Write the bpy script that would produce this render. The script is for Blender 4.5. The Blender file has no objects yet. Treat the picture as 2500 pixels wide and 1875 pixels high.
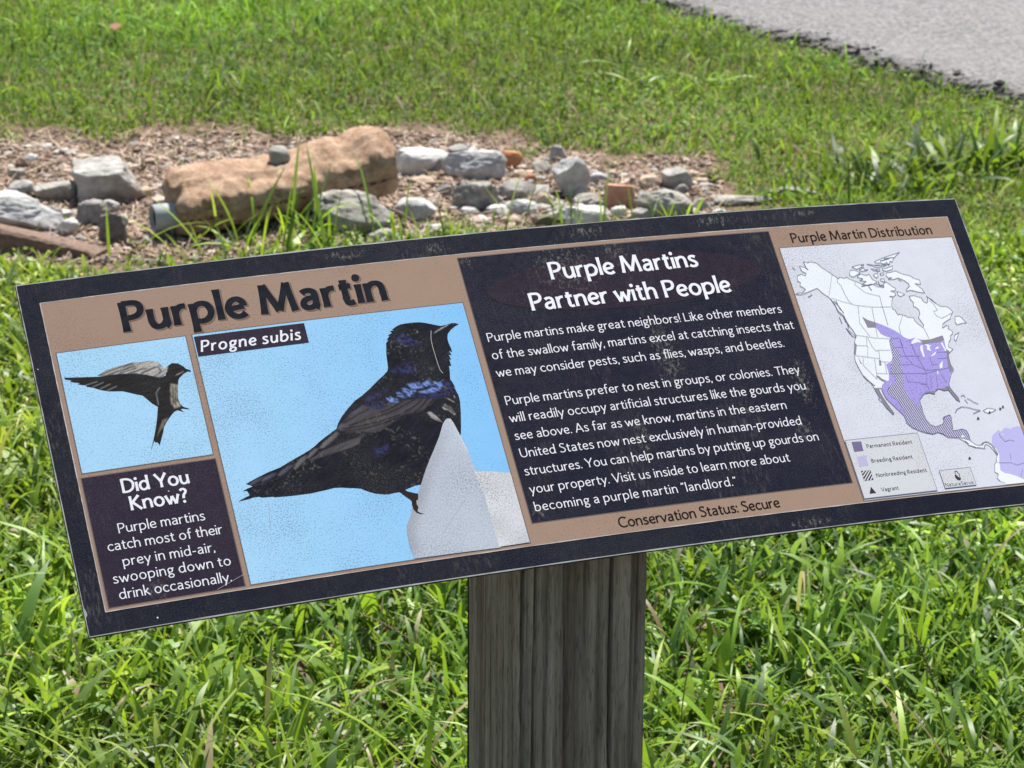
import bpy, bmesh, math, random
import numpy as np
from mathutils import Vector, Matrix, noise
from mathutils.geometry import tessellate_polygon
R = math.radians
S = bpy.context.scene
COL = S.collection

# ------------------------------------------------------------------ camera
CAM_H = 1.62
PITCH, ROLL, FPX = 0.3341674, -0.00787736, 6713.5256      # focal length in pixels of a 2500 px wide frame
_r = Vector((1, 0, 0)); _f = Vector((0, math.cos(PITCH), -math.sin(PITCH))); _d = _f.cross(_r)
cam_r = _r * math.cos(ROLL) + _d * math.sin(ROLL)
cam_d = _d * math.cos(ROLL) - _r * math.sin(ROLL)
cd = bpy.data.cameras.new('camera')
cam = bpy.data.objects.new('camera', cd); COL.objects.link(cam); S.camera = cam
m3 = Matrix((cam_r, -cam_d, -_f)).transposed()
cam.matrix_world = Matrix.Translation((0, 0, CAM_H)) @ m3.to_4x4()
cd.sensor_fit = 'HORIZONTAL'; cd.sensor_width = 36; cd.lens = FPX / 2500 * 36
cd.clip_start = 0.05; cd.clip_end = 2000
cd.dof.use_dof = True; cd.dof.focus_distance = 2.36; cd.dof.aperture_fstop = 25

# ------------------------------------------------------------------ sky and sun
SUN_EL, SUN_AZ = 62, 14          # azimuth measured from +Y towards +X
S.world = bpy.data.worlds.new('World'); S.world.use_nodes = True
wn = S.world.node_tree.nodes; wl = S.world.node_tree.links
sky = wn.new('ShaderNodeTexSky'); sky.sky_type = 'NISHITA'; sky.sun_disc = False
sky.sun_elevation = R(SUN_EL); sky.sun_rotation = R(SUN_AZ); sky.air_density = 1.2; sky.dust_density = 1.5
bg = wn['Background']; bg.inputs['Strength'].default_value = 0.065
wl.new(sky.outputs[0], bg.inputs[0])
sl = bpy.data.lights.new('sun', 'SUN'); sl.energy = 5.0; sl.angle = R(0.5); sl.color = (1, 0.955, 0.89)
so = bpy.data.objects.new('sun', sl); COL.objects.link(so)
sd = Vector((math.sin(R(SUN_AZ)) * math.cos(R(SUN_EL)), math.cos(R(SUN_AZ)) * math.cos(R(SUN_EL)), math.sin(R(SUN_EL))))
so.rotation_euler = sd.to_track_quat('Z', 'Y').to_euler(); so.location = sd * 30
vs = S.view_settings; vs.view_transform = 'Standard'; vs.look = 'None'; vs.exposure = 1.0; vs.gamma = 1
S.display_settings.display_device = 'sRGB'
S.cycles.max_bounces = 6; S.cycles.transparent_max_bounces = 4; S.cycles.use_denoising = True

# ------------------------------------------------------------------ ground points under photo directions
def ray(px, py):
    return (cam_r * ((px - 1250) / FPX) + cam_d * ((py - 937.5) / FPX) + _f)
def at(px, py, z=0.0):
    d = ray(px, py); t = (z - CAM_H) / d.z
    return Vector((d.x * t, d.y * t, z))
def at_y(px, py, y):
    d = ray(px, py); t = y / d.y
    return Vector((d.x * t, y, CAM_H + d.z * t))

# ------------------------------------------------------------------ object helpers
def tag(o, label=None, cat=None, group=None, kind=None):
    if label: o['label'] = label
    if cat: o['category'] = cat
    if group: o['group'] = group
    if kind: o['kind'] = kind
    return o
def link(name, me, mat, parent=None):
    o = bpy.data.objects.new(name, me); COL.objects.link(o)
    if mat: me.materials.append(mat)
    if parent: o.parent = parent
    return o
def empty(name, loc):
    o = bpy.data.objects.new(name, None); COL.objects.link(o); o.location = loc; o.empty_display_size = .05
    return o
def bm_obj(name, bm, mat, parent=None, smooth=False):
    me = bpy.data.meshes.new(name); bm.to_mesh(me); bm.free()
    if smooth: me.polygons.foreach_set('use_smooth', [True] * len(me.polygons))
    return link(name, me, mat, parent)
def np_mesh(name, V, quads, tint=None, smooth=True):
    me = bpy.data.meshes.new(name)
    n = len(V); k = quads.shape[1]; f = len(quads)
    me.vertices.add(n); me.vertices.foreach_set('co', V.astype(np.float32).ravel())
    me.loops.add(f * k); me.loops.foreach_set('vertex_index', quads.astype(np.int32).ravel())
    me.polygons.add(f); me.polygons.foreach_set('loop_start', np.arange(0, f * k, k, dtype=np.int32))
    try: me.polygons.foreach_set('loop_total', np.full(f, k, dtype=np.int32))
    except Exception: pass
    me.polygons.foreach_set('use_smooth', np.full(f, smooth))
    if tint is not None:
        a = me.attributes.new('tint', 'FLOAT_COLOR', 'POINT')
        a.data.foreach_set('color', np.c_[tint, np.ones(n)].astype(np.float32).ravel())
    me.update(calc_edges=True)
    return me

# ------------------------------------------------------------------ materials
class NT:
    def __init__(s, name):
        s.m = bpy.data.materials.new(name); s.m.use_nodes = True
        s.t = s.m.node_tree; s.n = s.t.nodes; s.b = s.n['Principled BSDF']
    def new(s, kind, **kw):
        x = s.n.new('ShaderNode' + kind)
        for k, v in kw.items():
            if k in x.inputs: x.inputs[k].default_value = v
            else: setattr(x, k, v)
        return x
    def ln(s, a, b): s.t.links.new(a, b)
    def noise(s, vec, scale, detail=3, rough=.55):
        x = s.new('TexNoise', Scale=scale, Detail=detail, Roughness=rough)
        if vec is not None: s.ln(vec, x.inputs['Vector'])
        return x.outputs['Fac']
    def ramp(s, fac, a, b, ca=0.0, cb=1.0):
        x = s.new('MapRange'); s.ln(fac, x.inputs['Value'])
        x.inputs['From Min'].default_value = a; x.inputs['From Max'].default_value = b
        x.inputs['To Min'].default_value = ca; x.inputs['To Max'].default_value = cb
        return x.outputs['Result']
    def math(s, op, a, b):
        x = s.new('Math', operation=op)
        for i, q in enumerate((a, b)):
            if isinstance(q, (int, float)): x.inputs[i].default_value = q
            else: s.ln(q, x.inputs[i])
        return x.outputs[0]
    def mix(s, fac, a, b):
        x = s.new('Mix', data_type='RGBA')
        for sock, q in ((x.inputs[0], fac), (x.inputs[6], a), (x.inputs[7], b)):
            if isinstance(q, (int, float)): sock.default_value = q
            elif isinstance(q, tuple): sock.default_value = (*q[:3], 1)
            else: s.ln(q, sock)
        return x.outputs[2]
    def scale(s, vec, v):
        x = s.new('Mapping'); x.inputs['Scale'].default_value = v; s.ln(vec, x.inputs['Vector']); return x.outputs[0]
    def obj(s): return s.new('TexCoord').outputs['Object']
    def uv(s): return s.new('UVMap').outputs[0]
    def attr(s, n='tint'): return s.new('Attribute', attribute_name=n).outputs['Color']
    def base(s, c): 
        if isinstance(c, tuple): s.b.inputs['Base Color'].default_value = (*c, 1)
        else: s.ln(c, s.b.inputs['Base Color'])
    def set(s, rough=.8, spec=.3, metal=0):
        s.b.inputs['Roughness'].default_value = rough; s.b.inputs['Specular IOR Level'].default_value = spec
        s.b.inputs['Metallic'].default_value = metal
    def bump(s, h, strength=.3, dist=.01):
        x = s.new('Bump', Strength=strength, Distance=dist); s.ln(h, x.inputs['Height']); s.ln(x.outputs[0], s.b.inputs['Normal'])

SPLASHES = [(-.085, .150, .018, .012), (.080, .128, .022, .020), (.060, .152, .03, .010), (.19, .153, .035, .009), (.285, .154, .02, .006), (.225, -.02, .016, .04), (.212, -.066, .014, .018), (.10, .02, .02, .06), (.055, -.05, .012, .03), (-.06, -.112, .012, .012), (.03, .115, .05, .04), (.19, -.155, .03, .008), (-.395, -.13, .02, .02), (-.425, .06, .008, .02), (-.06, .135, .012, .012), (-.17, .152, .03, .008)]
def print_mat(name, col, speck=.0, speck_col=(.1, .12, .16), smear=0.0, dots=0.0, var=.06, rough=.42, scale=800, dust=0.0):
    """weathered ink on the sheet: fine dark grit, pale grime streaks running down the slope, tiny chips"""
    N = NT(name); uv = N.uv(); c = col
    v1 = N.noise(uv, 60, 4); c = N.mix(N.ramp(v1, .3, .7, 0, var * 3), c, tuple(x * .78 for x in col))
    if speck:
        a = N.noise(uv, scale, 2, .6); b = N.noise(uv, 14, 4, .6)
        b2 = N.noise(uv, 4.5, 3, .6); th = N.math('ADD', N.ramp(b, .3, .72, .60, .47), N.ramp(b2, .35, .65, .10, -.02))
        m = N.ramp(N.math('SUBTRACT', a, th), 0, .09, 0, speck)
        c = N.mix(m, c, speck_col)
    if smear:
        st = N.scale(uv, (1, .22, 1)); s1 = N.noise(st, 420, 5, .7); s2 = N.noise(N.scale(uv, (1, .5, 1)), 17, 4, .6)
        m = N.math('MULTIPLY', N.ramp(s1, .5, .72), N.ramp(s2, .52, .72, 0, smear))
        c = N.mix(m, c, (.20, .185, .16))
        m2 = N.ramp(N.noise(uv, 9, 3), .42, .7, 0, .06 * min(1, smear * 2)); c = N.mix(m2, c, (.10, .095, .095))
        sepu = N.new('SeparateXYZ'); N.ln(uv, sepu.inputs[0]); tot = None                 # dried splashes that ran down the slope
        for su, sv_, ru, rv in SPLASHES:
            du = N.math('MULTIPLY', N.math('SUBTRACT', sepu.outputs[0], su + 1), 1 / ru); dv_ = N.math('MULTIPLY', N.math('SUBTRACT', sepu.outputs[1], sv_ + 1), 1 / rv)
            q = N.math('SUBTRACT', 1, N.math('ADD', N.math('MULTIPLY', du, du), N.math('MULTIPLY', dv_, dv_)))
            tot = q if tot is None else N.math('MAXIMUM', tot, q)
        fl = N.noise(N.scale(uv, (1, .55, 1)), 330, 6, .8)
        m3 = N.ramp(N.math('ADD', fl, N.math('MULTIPLY', N.math('MAXIMUM', tot, -1.0), .16)), .645, .80, 0, min(.8, smear)); c = N.mix(m3, c, (.30, .275, .225))
    if dust:
        m = N.math('MULTIPLY', N.ramp(N.noise(uv, 780, 3, .7), .50, .68), N.ramp(N.noise(uv, 10, 4, .65), .30, .70, .15, 1)); c = N.mix(N.math('MULTIPLY', m, dust), c, (.085, .09, .105))
    if dots:
        vo = N.new('TexVoronoi', Scale=95); N.ln(uv, vo.inputs['Vector'])
        sep = N.new('SeparateColor'); N.ln(vo.outputs['Color'], sep.inputs[0])
        rad = N.ramp(sep.outputs[0], .90, 1, 0, .075)
        c = N.mix(N.math('MULTIPLY', N.math('LESS_THAN', vo.outputs['Distance'], rad), dots), c, (.55, .56, .56))
    N.base(c); N.set(rough, .06)
    N.ln(N.ramp(N.noise(uv, 120, 4), .3, .7, rough - .08, rough + .14), N.b.inputs['Roughness'])
    return N.m
def plain_mat(name, col, rough=.6, spec=.3, metal=0, var=.2, scale=40, bump=0):
    N = NT(name); o = N.obj(); n = N.noise(o, scale, 5)
    N.base(N.mix(N.ramp(n, .3, .7), tuple(x * (1 - var) for x in col), tuple(min(1, x * (1 + var)) for x in col)))
    N.set(rough, spec, metal)
    if bump: N.bump(n, bump, .004)
    return N.m

# traced print of the sign, millimetres on the sheet from its centre
DATA = {
 'r_outer': [[(-457.2,161.5),(457.5,161.8),(-457.2,-161.6)]],
 'r_brown': [[(-440.2,142.0),(442.4,141.2),(-440.2,-142.5)]],
 'r_small': [[(-434.8,93.0),(-325.0,92.0),(-326.0,-20.0),(-435.8,-18.5)]],
 'r_fact': [[(-435.7,-23.2),(-323.9,-24.2),(-324.9,-139.3),(-437.9,-138.5)]],
 'r_large': [[(-318.3,93.0),(-75.0,92.9),(-75.5,-138.7),(-320.1,-139.0)]],
 'r_cap': [[(-317.9,91.1),(-220.6,90.9),(-221.8,71.8),(-318.6,72.3)]],
 'r_text': [[(-67.9,138.1),(243.7,136.2),(240.3,-121.8),(-68.6,-121.3)]],
 'r_map': [[(249.0,119.0),(437.6,118.8),(436.9,-39.7),(418.5,-141.3),(247.5,-139.2)]],
 'r_leg': [[(249.5,-80.3),(325.5,-81.0),(324.2,-137.8),(247.5,-139.2)]],
 'r_ns': [[(334.1,-119.4),(367.5,-119.8),(367.3,-137.6),(333.8,-137.3)]],
 'r_ell': [[(-48.0,104.8),(220.3,95.4),(91.0,127.3),(74.5,71.7)]],
 'bird': [[(-84.2,72.7),(-88.5,71.0),(-93.0,68.1),(-96.6,64.6),(-98.1,59.9),(-98.1,55.5),(-97.2,50.0),(-97.2,46.6),(-99.7,48.4),(-98.4,43.6),(-100.9,44.6),(-100.0,39.4),(-101.6,40.1),(-101.4,33.7),(-103.5,33.8),(-103.9,29.4),(-105.7,21.0),(-104.3,17.4),(-103.0,12.0),(-104.5,14.7),(-102.3,5.4),(-102.2,-0.1),(-104.1,-10.2),(-107.3,-23.5),(-109.5,-31.4),(-126.9,-51.5),(-144.5,-69.9),(-156.0,-72.9),(-161.6,-73.2),(-171.2,-75.7),(-169.6,-77.7),(-164.1,-80.0),(-160.9,-80.9),(-162.2,-86.1),(-164.0,-86.7),(-164.6,-90.2),(-163.7,-93.1),(-164.8,-95.2),(-165.4,-96.7),(-163.3,-98.7),(-160.4,-99.7),(-163.5,-99.6),(-166.7,-97.6),(-168.4,-94.0),(-168.5,-90.2),(-167.9,-86.7),(-169.2,-84.6),(-172.2,-81.6),(-176.3,-77.1),(-181.6,-77.2),(-185.9,-77.7),(-190.0,-77.3),(-196.9,-75.5),(-201.6,-73.4),(-206.2,-70.8),(-208.4,-69.1),(-215.8,-67.4),(-218.2,-67.2),(-224.5,-65.7),(-230.9,-65.0),(-240.0,-66.0),(-251.2,-66.9),(-264.9,-66.8),(-273.0,-66.4),(-282.6,-65.8),(-284.0,-65.0),(-293.1,-64.4),(-295.6,-63.2),(-301.0,-63.2),(-304.9,-64.0),(-313.7,-64.8),(-310.2,-63.2),(-303.2,-60.8),(-303.7,-58.4),(-304.4,-56.5),(-307.8,-56.0),(-304.5,-54.8),(-298.7,-53.1),(-302.1,-51.1),(-303.9,-50.2),(-299.9,-48.5),(-292.8,-45.8),(-283.9,-42.8),(-272.4,-39.8),(-266.3,-37.2),(-260.2,-34.6),(-252.3,-31.4),(-244.4,-28.1),(-239.3,-25.3),(-234.0,-21.6),(-228.8,-18.5),(-222.4,-14.9),(-216.6,-11.9),(-214.2,-7.4),(-209.4,-1.3),(-202.0,5.8),(-194.1,12.2),(-186.8,16.0),(-179.2,21.1),(-174.4,24.7),(-169.0,28.8),(-163.6,32.4),(-159.4,35.9),(-158.0,38.8),(-157.3,43.6),(-156.8,48.3),(-156.1,53.0),(-154.7,58.7),(-153.9,62.5),(-150.7,65.7),(-152.9,65.2),(-149.1,69.2),(-150.6,69.7),(-146.2,71.7),(-147.6,73.6),(-143.9,73.8),(-145.5,74.8),(-140.8,77.4),(-136.8,78.8),(-132.1,79.2),(-125.8,79.3),(-119.0,78.8),(-113.9,77.5),(-107.6,75.2),(-101.3,73.0),(-96.2,73.4),(-90.3,74.6),(-86.8,74.0)]],
 'bird_wing': [[(-189.5,7.5),(-183.2,4.6),(-174.5,1.3),(-164.0,4.6),(-153.3,6.6),(-135.3,6.3),(-122.8,4.6),(-129.5,-1.4),(-138.2,-5.0),(-150.2,-6.8),(-159.4,-10.3),(-171.4,-14.8),(-178.9,-19.2),(-186.7,-20.1),(-193.8,-17.8),(-208.6,-16.3),(-216.3,-13.2),(-212.9,-8.2),(-202.4,-1.0),(-192.2,4.4)]],
 'bird_featherlines': [[(-151.6,-7.0),(-167.9,-10.9),(-191.8,-15.0),(-214.5,-14.9)],[(-158.5,-6.4),(-177.3,-10.2),(-196.2,-12.3),(-210.8,-12.6)],[(-135.5,5.6),(-143.4,-0.2),(-153.5,-4.3)],[(-130.5,5.0),(-138.9,-2.8),(-144.8,-5.5)],[(-125.4,4.3),(-133.9,-3.5)],[(-141.7,6.4),(-155.4,0.7),(-165.9,-2.6)],[(-153.6,5.3),(-165.0,0.7),(-174.6,-1.8)],[(-183.6,3.2),(-194.8,-1.3),(-208.8,-6.8)],[(-166.0,-3.3),(-182.0,-5.8),(-204.6,-10.1)]],
 'bird_feathers': [[(-235.4,-27.6),(-231.0,-22.9),(-225.8,-20.1),(-217.2,-14.2),(-214.9,-16.3),(-219.2,-20.5),(-227.1,-25.3),(-231.0,-27.7)],[(-248.1,-34.7),(-244.4,-30.5),(-239.1,-27.1),(-235.9,-27.6),(-240.2,-31.7),(-245.4,-35.1)],[(-261.1,-42.2),(-257.7,-38.0),(-252.9,-34.0),(-246.9,-31.9),(-249.7,-36.8),(-255.0,-40.7),(-260.2,-44.1)],[(-276.0,-46.4),(-271.9,-42.9),(-265.1,-39.2),(-260.0,-38.8),(-263.0,-41.9),(-268.1,-45.2),(-274.1,-47.5)],[(-290.3,-49.4),(-286.9,-46.4),(-279.8,-44.0),(-275.5,-44.1),(-278.4,-47.2),(-284.3,-49.2),(-289.4,-50.1)],[(-301.4,-50.6),(-296.0,-47.9),(-288.9,-45.5),(-286.9,-46.4),(-290.7,-48.8),(-296.7,-51.3),(-300.6,-51.9)],[(-203.7,-1.4),(-197.7,2.5),(-190.6,5.6),(-189.9,3.4),(-195.6,0.8)],[(-216.1,-11.9),(-211.7,-7.8),(-207.6,-9.0),(-211.5,-11.4)]],
 'bird_lowfeathers': [[(-235.5,-30.6),(-227.8,-28.2),(-215.9,-25.1),(-197.6,-21.2),(-199.4,-28.7),(-215.4,-32.4),(-232.6,-34.6),(-244.5,-38.2),(-247.4,-36.5),(-239.0,-33.6)],[(-300.3,-52.8),(-288.0,-51.0),(-275.5,-48.8),(-275.7,-49.6),(-288.1,-51.8),(-300.0,-53.7)],[(-293.4,-60.6),(-282.7,-56.4),(-282.3,-57.2)],[(-236.8,-35.0),(-203.8,-27.8),(-193.9,-18.4),(-193.2,-20.5),(-202.9,-29.2),(-237.1,-36.3)]],
 'bird_blue': [[(-166.2,10.4),(-161.9,10.9),(-157.4,8.2),(-156.7,5.7),(-163.8,5.8)],[(-156.2,14.2),(-153.3,14.2),(-150.3,10.7),(-143.5,12.2),(-145.4,9.7),(-150.8,8.7),(-155.6,10.4)],[(-150.6,17.3),(-148.0,17.6),(-143.6,14.3),(-139.1,14.4),(-140.3,12.1),(-146.0,12.4),(-149.5,14.0)],[(-145.2,21.0),(-141.3,20.9),(-133.9,22.0),(-133.0,19.1),(-127.5,21.8),(-123.3,22.7),(-123.8,19.6),(-128.6,17.1),(-134.7,16.2),(-141.8,16.4)],[(-136.3,12.6),(-128.2,13.6),(-119.8,16.0),(-115.0,19.5),(-114.3,16.6),(-117.4,12.9),(-123.7,11.0),(-131.5,11.0)],[(-124.5,18.0),(-120.1,20.2),(-116.4,19.0),(-119.7,16.6),(-123.6,16.5)]],
 'bird_dimblue': [[(-143.5,9.8),(-133.5,10.7),(-121.5,9.6),(-113.8,11.7),(-106.7,8.7),(-114.7,5.6),(-125.0,6.0),(-134.5,7.0)],[(-185.3,11.7),(-177.0,14.6),(-165.1,18.5),(-164.4,16.4),(-173.6,12.8),(-183.2,10.0)],[(-189.7,6.8),(-178.9,6.7),(-169.8,7.5),(-172.5,1.7),(-181.1,2.9)],[(-143.8,69.0),(-136.3,70.0),(-133.2,66.2),(-126.4,62.4),(-125.5,58.9),(-130.7,56.1),(-139.2,58.2),(-143.9,63.1)],[(-143.7,40.3),(-139.1,40.7),(-131.7,37.8),(-135.4,32.0),(-140.6,31.3),(-149.0,33.8),(-156.2,35.2),(-150.9,36.9)],[(-113.8,19.4),(-107.0,17.8),(-105.4,11.3),(-108.1,8.2),(-114.4,11.8)],[(-187.8,-34.8),(-176.0,-33.1),(-177.3,-38.3),(-186.8,-41.0)]],
 'bird_white': [[(-134.3,-7.6),(-130.8,-6.7),(-126.9,-11.3),(-122.5,-19.4),(-127.6,-16.7),(-132.4,-12.6)],[(-119.9,-4.4),(-116.4,-1.0),(-111.6,-5.1),(-108.9,-12.3),(-111.3,-14.1),(-115.0,-8.1),(-119.2,-6.9)],[(-116.1,5.1),(-111.4,3.1),(-107.2,-0.9),(-108.1,-1.8),(-113.0,2.0)],[(-109.3,66.9),(-101.9,70.9),(-96.2,73.1),(-91.4,74.0),(-96.6,71.7),(-102.8,69.0),(-108.7,66.5)],[(-124.5,70.0),(-123.6,70.7),(-122.8,70.5),(-122.9,69.4),(-123.9,69.0)],[(-106.9,8.1),(-105.7,3.8),(-106.6,1.8)]],
 'bird_scratch': [[(-110.9,69.3),(-113.0,61.7),(-113.5,54.0),(-113.3,46.1),(-113.1,37.9),(-112.6,31.0),(-110.8,27.4)],[(-102.8,87.0),(-106.2,82.4),(-108.6,76.8)],[(-288.6,-67.6),(-292.4,-91.8)],[(-120.7,-91.1),(-148.8,-119.4)],[(-347.7,-138.8),(-322.6,-129.1)]],
 'stand': [[(-123.4,-20.7),(-120.6,-17.3),(-118.2,-15.6),(-115.1,-16.0),(-113.5,-20.0),(-110.1,-34.1),(-107.7,-46.0),(-105.3,-72.4),(-103.9,-93.5),(-102.0,-139.7),(-178.4,-138.3),(-179.8,-126.8),(-179.1,-114.4),(-177.8,-108.0),(-171.8,-99.1),(-168.8,-91.2),(-164.0,-86.7),(-160.9,-80.8),(-156.2,-72.8),(-148.6,-59.7),(-142.5,-50.5),(-137.8,-43.9),(-129.4,-31.5)]],
 'standlight': [[(-107.3,-66.7),(-75.3,-73.4),(-75.5,-138.7),(-103.5,-138.9),(-103.9,-93.5)],[(-115.1,-16.0),(-113.5,-20.0),(-110.1,-34.1),(-107.7,-46.0),(-109.1,-51.2),(-112.0,-33.8),(-114.3,-20.5),(-116.5,-16.3)]],
 'small_dark': [[(-433.2,69.4),(-427.1,68.5),(-406.1,65.9),(-397.7,65.8),(-385.8,65.3),(-374.0,63.8),(-365.4,61.2),(-359.8,59.0),(-354.7,57.2),(-349.6,58.5),(-347.0,63.5),(-345.3,67.3),(-341.9,69.2),(-336.6,68.0),(-333.0,64.8),(-331.1,62.1),(-327.8,60.3),(-327.6,58.9),(-330.4,59.5),(-333.8,58.1),(-338.2,54.7),(-339.9,52.3),(-341.6,45.8),(-343.5,36.6),(-343.1,31.2),(-340.8,27.5),(-336.5,25.2),(-336.6,24.6),(-341.8,26.0),(-343.7,25.6),(-341.0,22.5),(-346.2,25.3),(-349.4,24.1),(-352.4,21.3),(-356.3,17.2),(-360.4,11.9),(-362.0,7.4),(-367.4,-4.3),(-368.6,-1.4),(-370.4,-1.2),(-371.0,0.3),(-372.0,-1.2),(-375.8,-8.5),(-371.7,1.0),(-368.0,10.4),(-365.0,19.2),(-361.7,30.7),(-366.0,34.7),(-369.3,39.2),(-372.2,43.0),(-377.7,45.2),(-387.7,49.5),(-399.4,51.2),(-406.1,53.7),(-411.5,56.6),(-417.1,58.4),(-415.8,59.2),(-423.1,61.4),(-421.2,62.4),(-429.1,64.7),(-427.7,65.8),(-432.7,67.6)]],
 'small_light': [[(-405.9,67.2),(-398.0,70.6),(-387.3,73.0),(-374.9,74.5),(-365.9,73.8),(-359.7,74.2),(-353.0,71.2),(-350.2,67.4),(-349.5,64.5),(-345.3,67.3),(-347.7,61.6),(-350.6,59.3),(-354.7,57.2),(-359.7,59.3),(-365.4,61.5),(-373.9,64.2),(-385.7,65.6),(-397.7,66.1)],[(-346.5,49.9),(-341.3,48.4),(-343.9,36.0),(-342.8,28.5),(-348.2,27.3),(-350.2,32.3),(-348.6,42.8)],[(-360.3,18.5),(-355.2,19.7),(-360.4,11.9),(-364.9,7.9),(-368.6,3.2),(-364.9,10.6)],[(-342.0,57.0),(-338.5,58.8),(-333.0,60.4),(-337.5,58.0)]],
 'small_lines': [[(-403.6,66.7),(-387.6,71.3),(-374.5,73.4)],[(-396.4,66.2),(-385.1,68.6),(-373.8,70.9)],[(-388.1,65.8),(-379.3,67.7),(-372.9,69.1)],[(-379.8,65.1),(-372.2,66.6),(-364.2,67.4)],[(-369.1,64.1),(-362.7,65.8),(-356.8,67.7)],[(-354.0,66.6),(-352.2,63.6),(-354.5,61.2)],[(-345.4,47.7),(-346.8,39.8),(-347.8,31.9)],[(-343.6,46.1),(-345.5,37.0),(-346.6,30.4)]],
 'small_lightlines': [[(-416.9,59.7),(-407.0,61.5)],[(-411.4,57.2),(-402.5,59.8)],[(-406.0,54.3),(-396.9,57.6)],[(-400.4,52.1),(-392.1,54.8)],[(-356.6,48.0),(-360.5,43.9),(-361.0,32.6)]],
 'land': [[(267.8,103.2),(272.0,101.6),(274.0,102.4),(278.4,101.5),(281.1,100.7),(283.9,96.6),(287.9,92.8),(290.2,90.8),(293.3,87.7),(297.3,83.8),(298.1,82.6),(300.4,84.2),(304.1,82.8),(307.9,83.4),(310.7,81.1),(314.7,79.0),(320.8,75.6),(321.3,73.8),(328.4,73.3),(332.3,74.2),(336.2,71.6),(342.8,69.9),(343.6,70.4),(344.3,74.2),(347.5,75.9),(350.4,73.1),(352.7,70.4),(355.9,68.3),(354.4,65.9),(349.2,65.9),(353.0,64.1),(353.4,61.5),(350.2,59.8),(345.9,60.4),(349.1,58.6),(346.5,55.0),(345.0,50.7),(344.6,47.0),(346.9,45.2),(348.1,40.4),(350.0,41.2),(354.6,39.6),(357.7,37.5),(363.8,36.4),(364.0,33.2),(365.5,30.3),(370.2,25.2),(371.8,27.9),(370.2,32.4),(369.0,36.3),(372.0,39.9),(372.4,43.7),(370.3,47.0),(368.0,47.8),(369.3,52.1),(367.5,55.4),(366.9,59.0),(372.3,59.5),(375.7,58.0),(379.7,56.5),(380.3,52.6),(383.4,50.5),(385.4,52.3),(386.4,56.7),(390.0,53.9),(393.5,49.2),(397.6,46.0),(402.8,45.7),(406.1,43.9),(408.5,39.6),(405.0,35.7),(403.2,32.6),(396.9,29.9),(392.8,27.7),(390.8,23.4),(393.6,24.4),(396.0,25.8),(398.2,24.4),(396.7,22.3),(400.3,19.5),(400.0,17.0),(396.5,14.8),(395.5,11.3),(392.4,8.4),(389.9,3.6),(394.1,0.7),(388.9,-2.6),(386.7,-5.0),(386.0,-10.5),(385.6,-14.9),(387.0,-20.0),(382.6,-24.6),(379.6,-29.3),(376.3,-34.6),(376.2,-38.3),(378.2,-43.4),(381.2,-49.2),(381.2,-53.5),(378.4,-51.4),(375.6,-45.0),(373.4,-40.5),(368.8,-40.8),(363.8,-38.5),(359.1,-40.6),(357.4,-43.5),(352.8,-41.8),(347.6,-42.0),(344.5,-43.6),(339.6,-48.0),(338.9,-53.5),(339.2,-55.2),(338.3,-61.2),(339.0,-68.0),(341.6,-73.1),(346.2,-76.2),(351.1,-75.2),(355.5,-73.8),(357.2,-70.9),(357.4,-67.8),(361.5,-66.4),(365.6,-65.8),(366.4,-68.0),(364.9,-74.6),(363.2,-81.8),(368.0,-81.6),(373.5,-80.9),(377.3,-82.7),(378.4,-86.8),(377.8,-93.4),(381.5,-97.4),(386.1,-99.1),(390.4,-96.4),(395.0,-96.2),(393.0,-95.8),(398.5,-99.2),(400.6,-103.3),(402.0,-109.3),(400.6,-110.1),(399.0,-106.1),(396.4,-100.5),(392.6,-98.2),(390.2,-100.4),(390.5,-102.4),(383.3,-100.8),(380.3,-100.5),(374.2,-97.5),(373.1,-95.0),(366.4,-89.5),(361.9,-89.1),(355.2,-87.7),(351.0,-83.7),(346.1,-81.8),(341.4,-83.5),(334.1,-81.1),(335.8,-81.9),(329.2,-79.2),(321.9,-74.9),(317.4,-69.6),(317.9,-66.6),(317.5,-62.4),(313.5,-55.9),(309.3,-50.0),(305.3,-43.6),(303.9,-36.8),(304.1,-32.8),(300.5,-32.2),(301.1,-37.7),(302.4,-42.7),(304.8,-50.2),(308.0,-59.0),(306.4,-59.8),(302.1,-52.4),(300.2,-47.4),(296.9,-43.1),(298.7,-42.7),(297.0,-34.9),(295.7,-28.1),(293.5,-23.6),(292.3,-24.2),(289.7,-19.1),(287.7,-10.4),(286.6,-2.9),(288.3,5.6),(291.8,13.9),(293.1,17.5),(296.6,22.2),(295.0,28.5),(293.2,32.4),(291.8,37.5),(290.9,43.8),(289.4,45.7),(286.6,49.5),(285.5,56.6),(283.2,62.0),(281.2,64.5),(276.8,68.9),(272.8,74.5),(269.5,73.6),(263.6,71.7),(258.5,70.4),(253.3,69.0),(248.5,70.3),(251.1,71.0),(256.4,71.1),(260.4,74.3),(257.7,76.9),(255.6,78.2),(257.6,81.6),(255.0,83.5),(256.4,88.7),(261.1,90.4),(265.1,88.3),(266.6,90.9),(263.1,92.9),(262.2,97.1),(262.1,98.6),(267.0,97.3),(270.0,94.1),(268.5,96.6)]],
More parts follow.
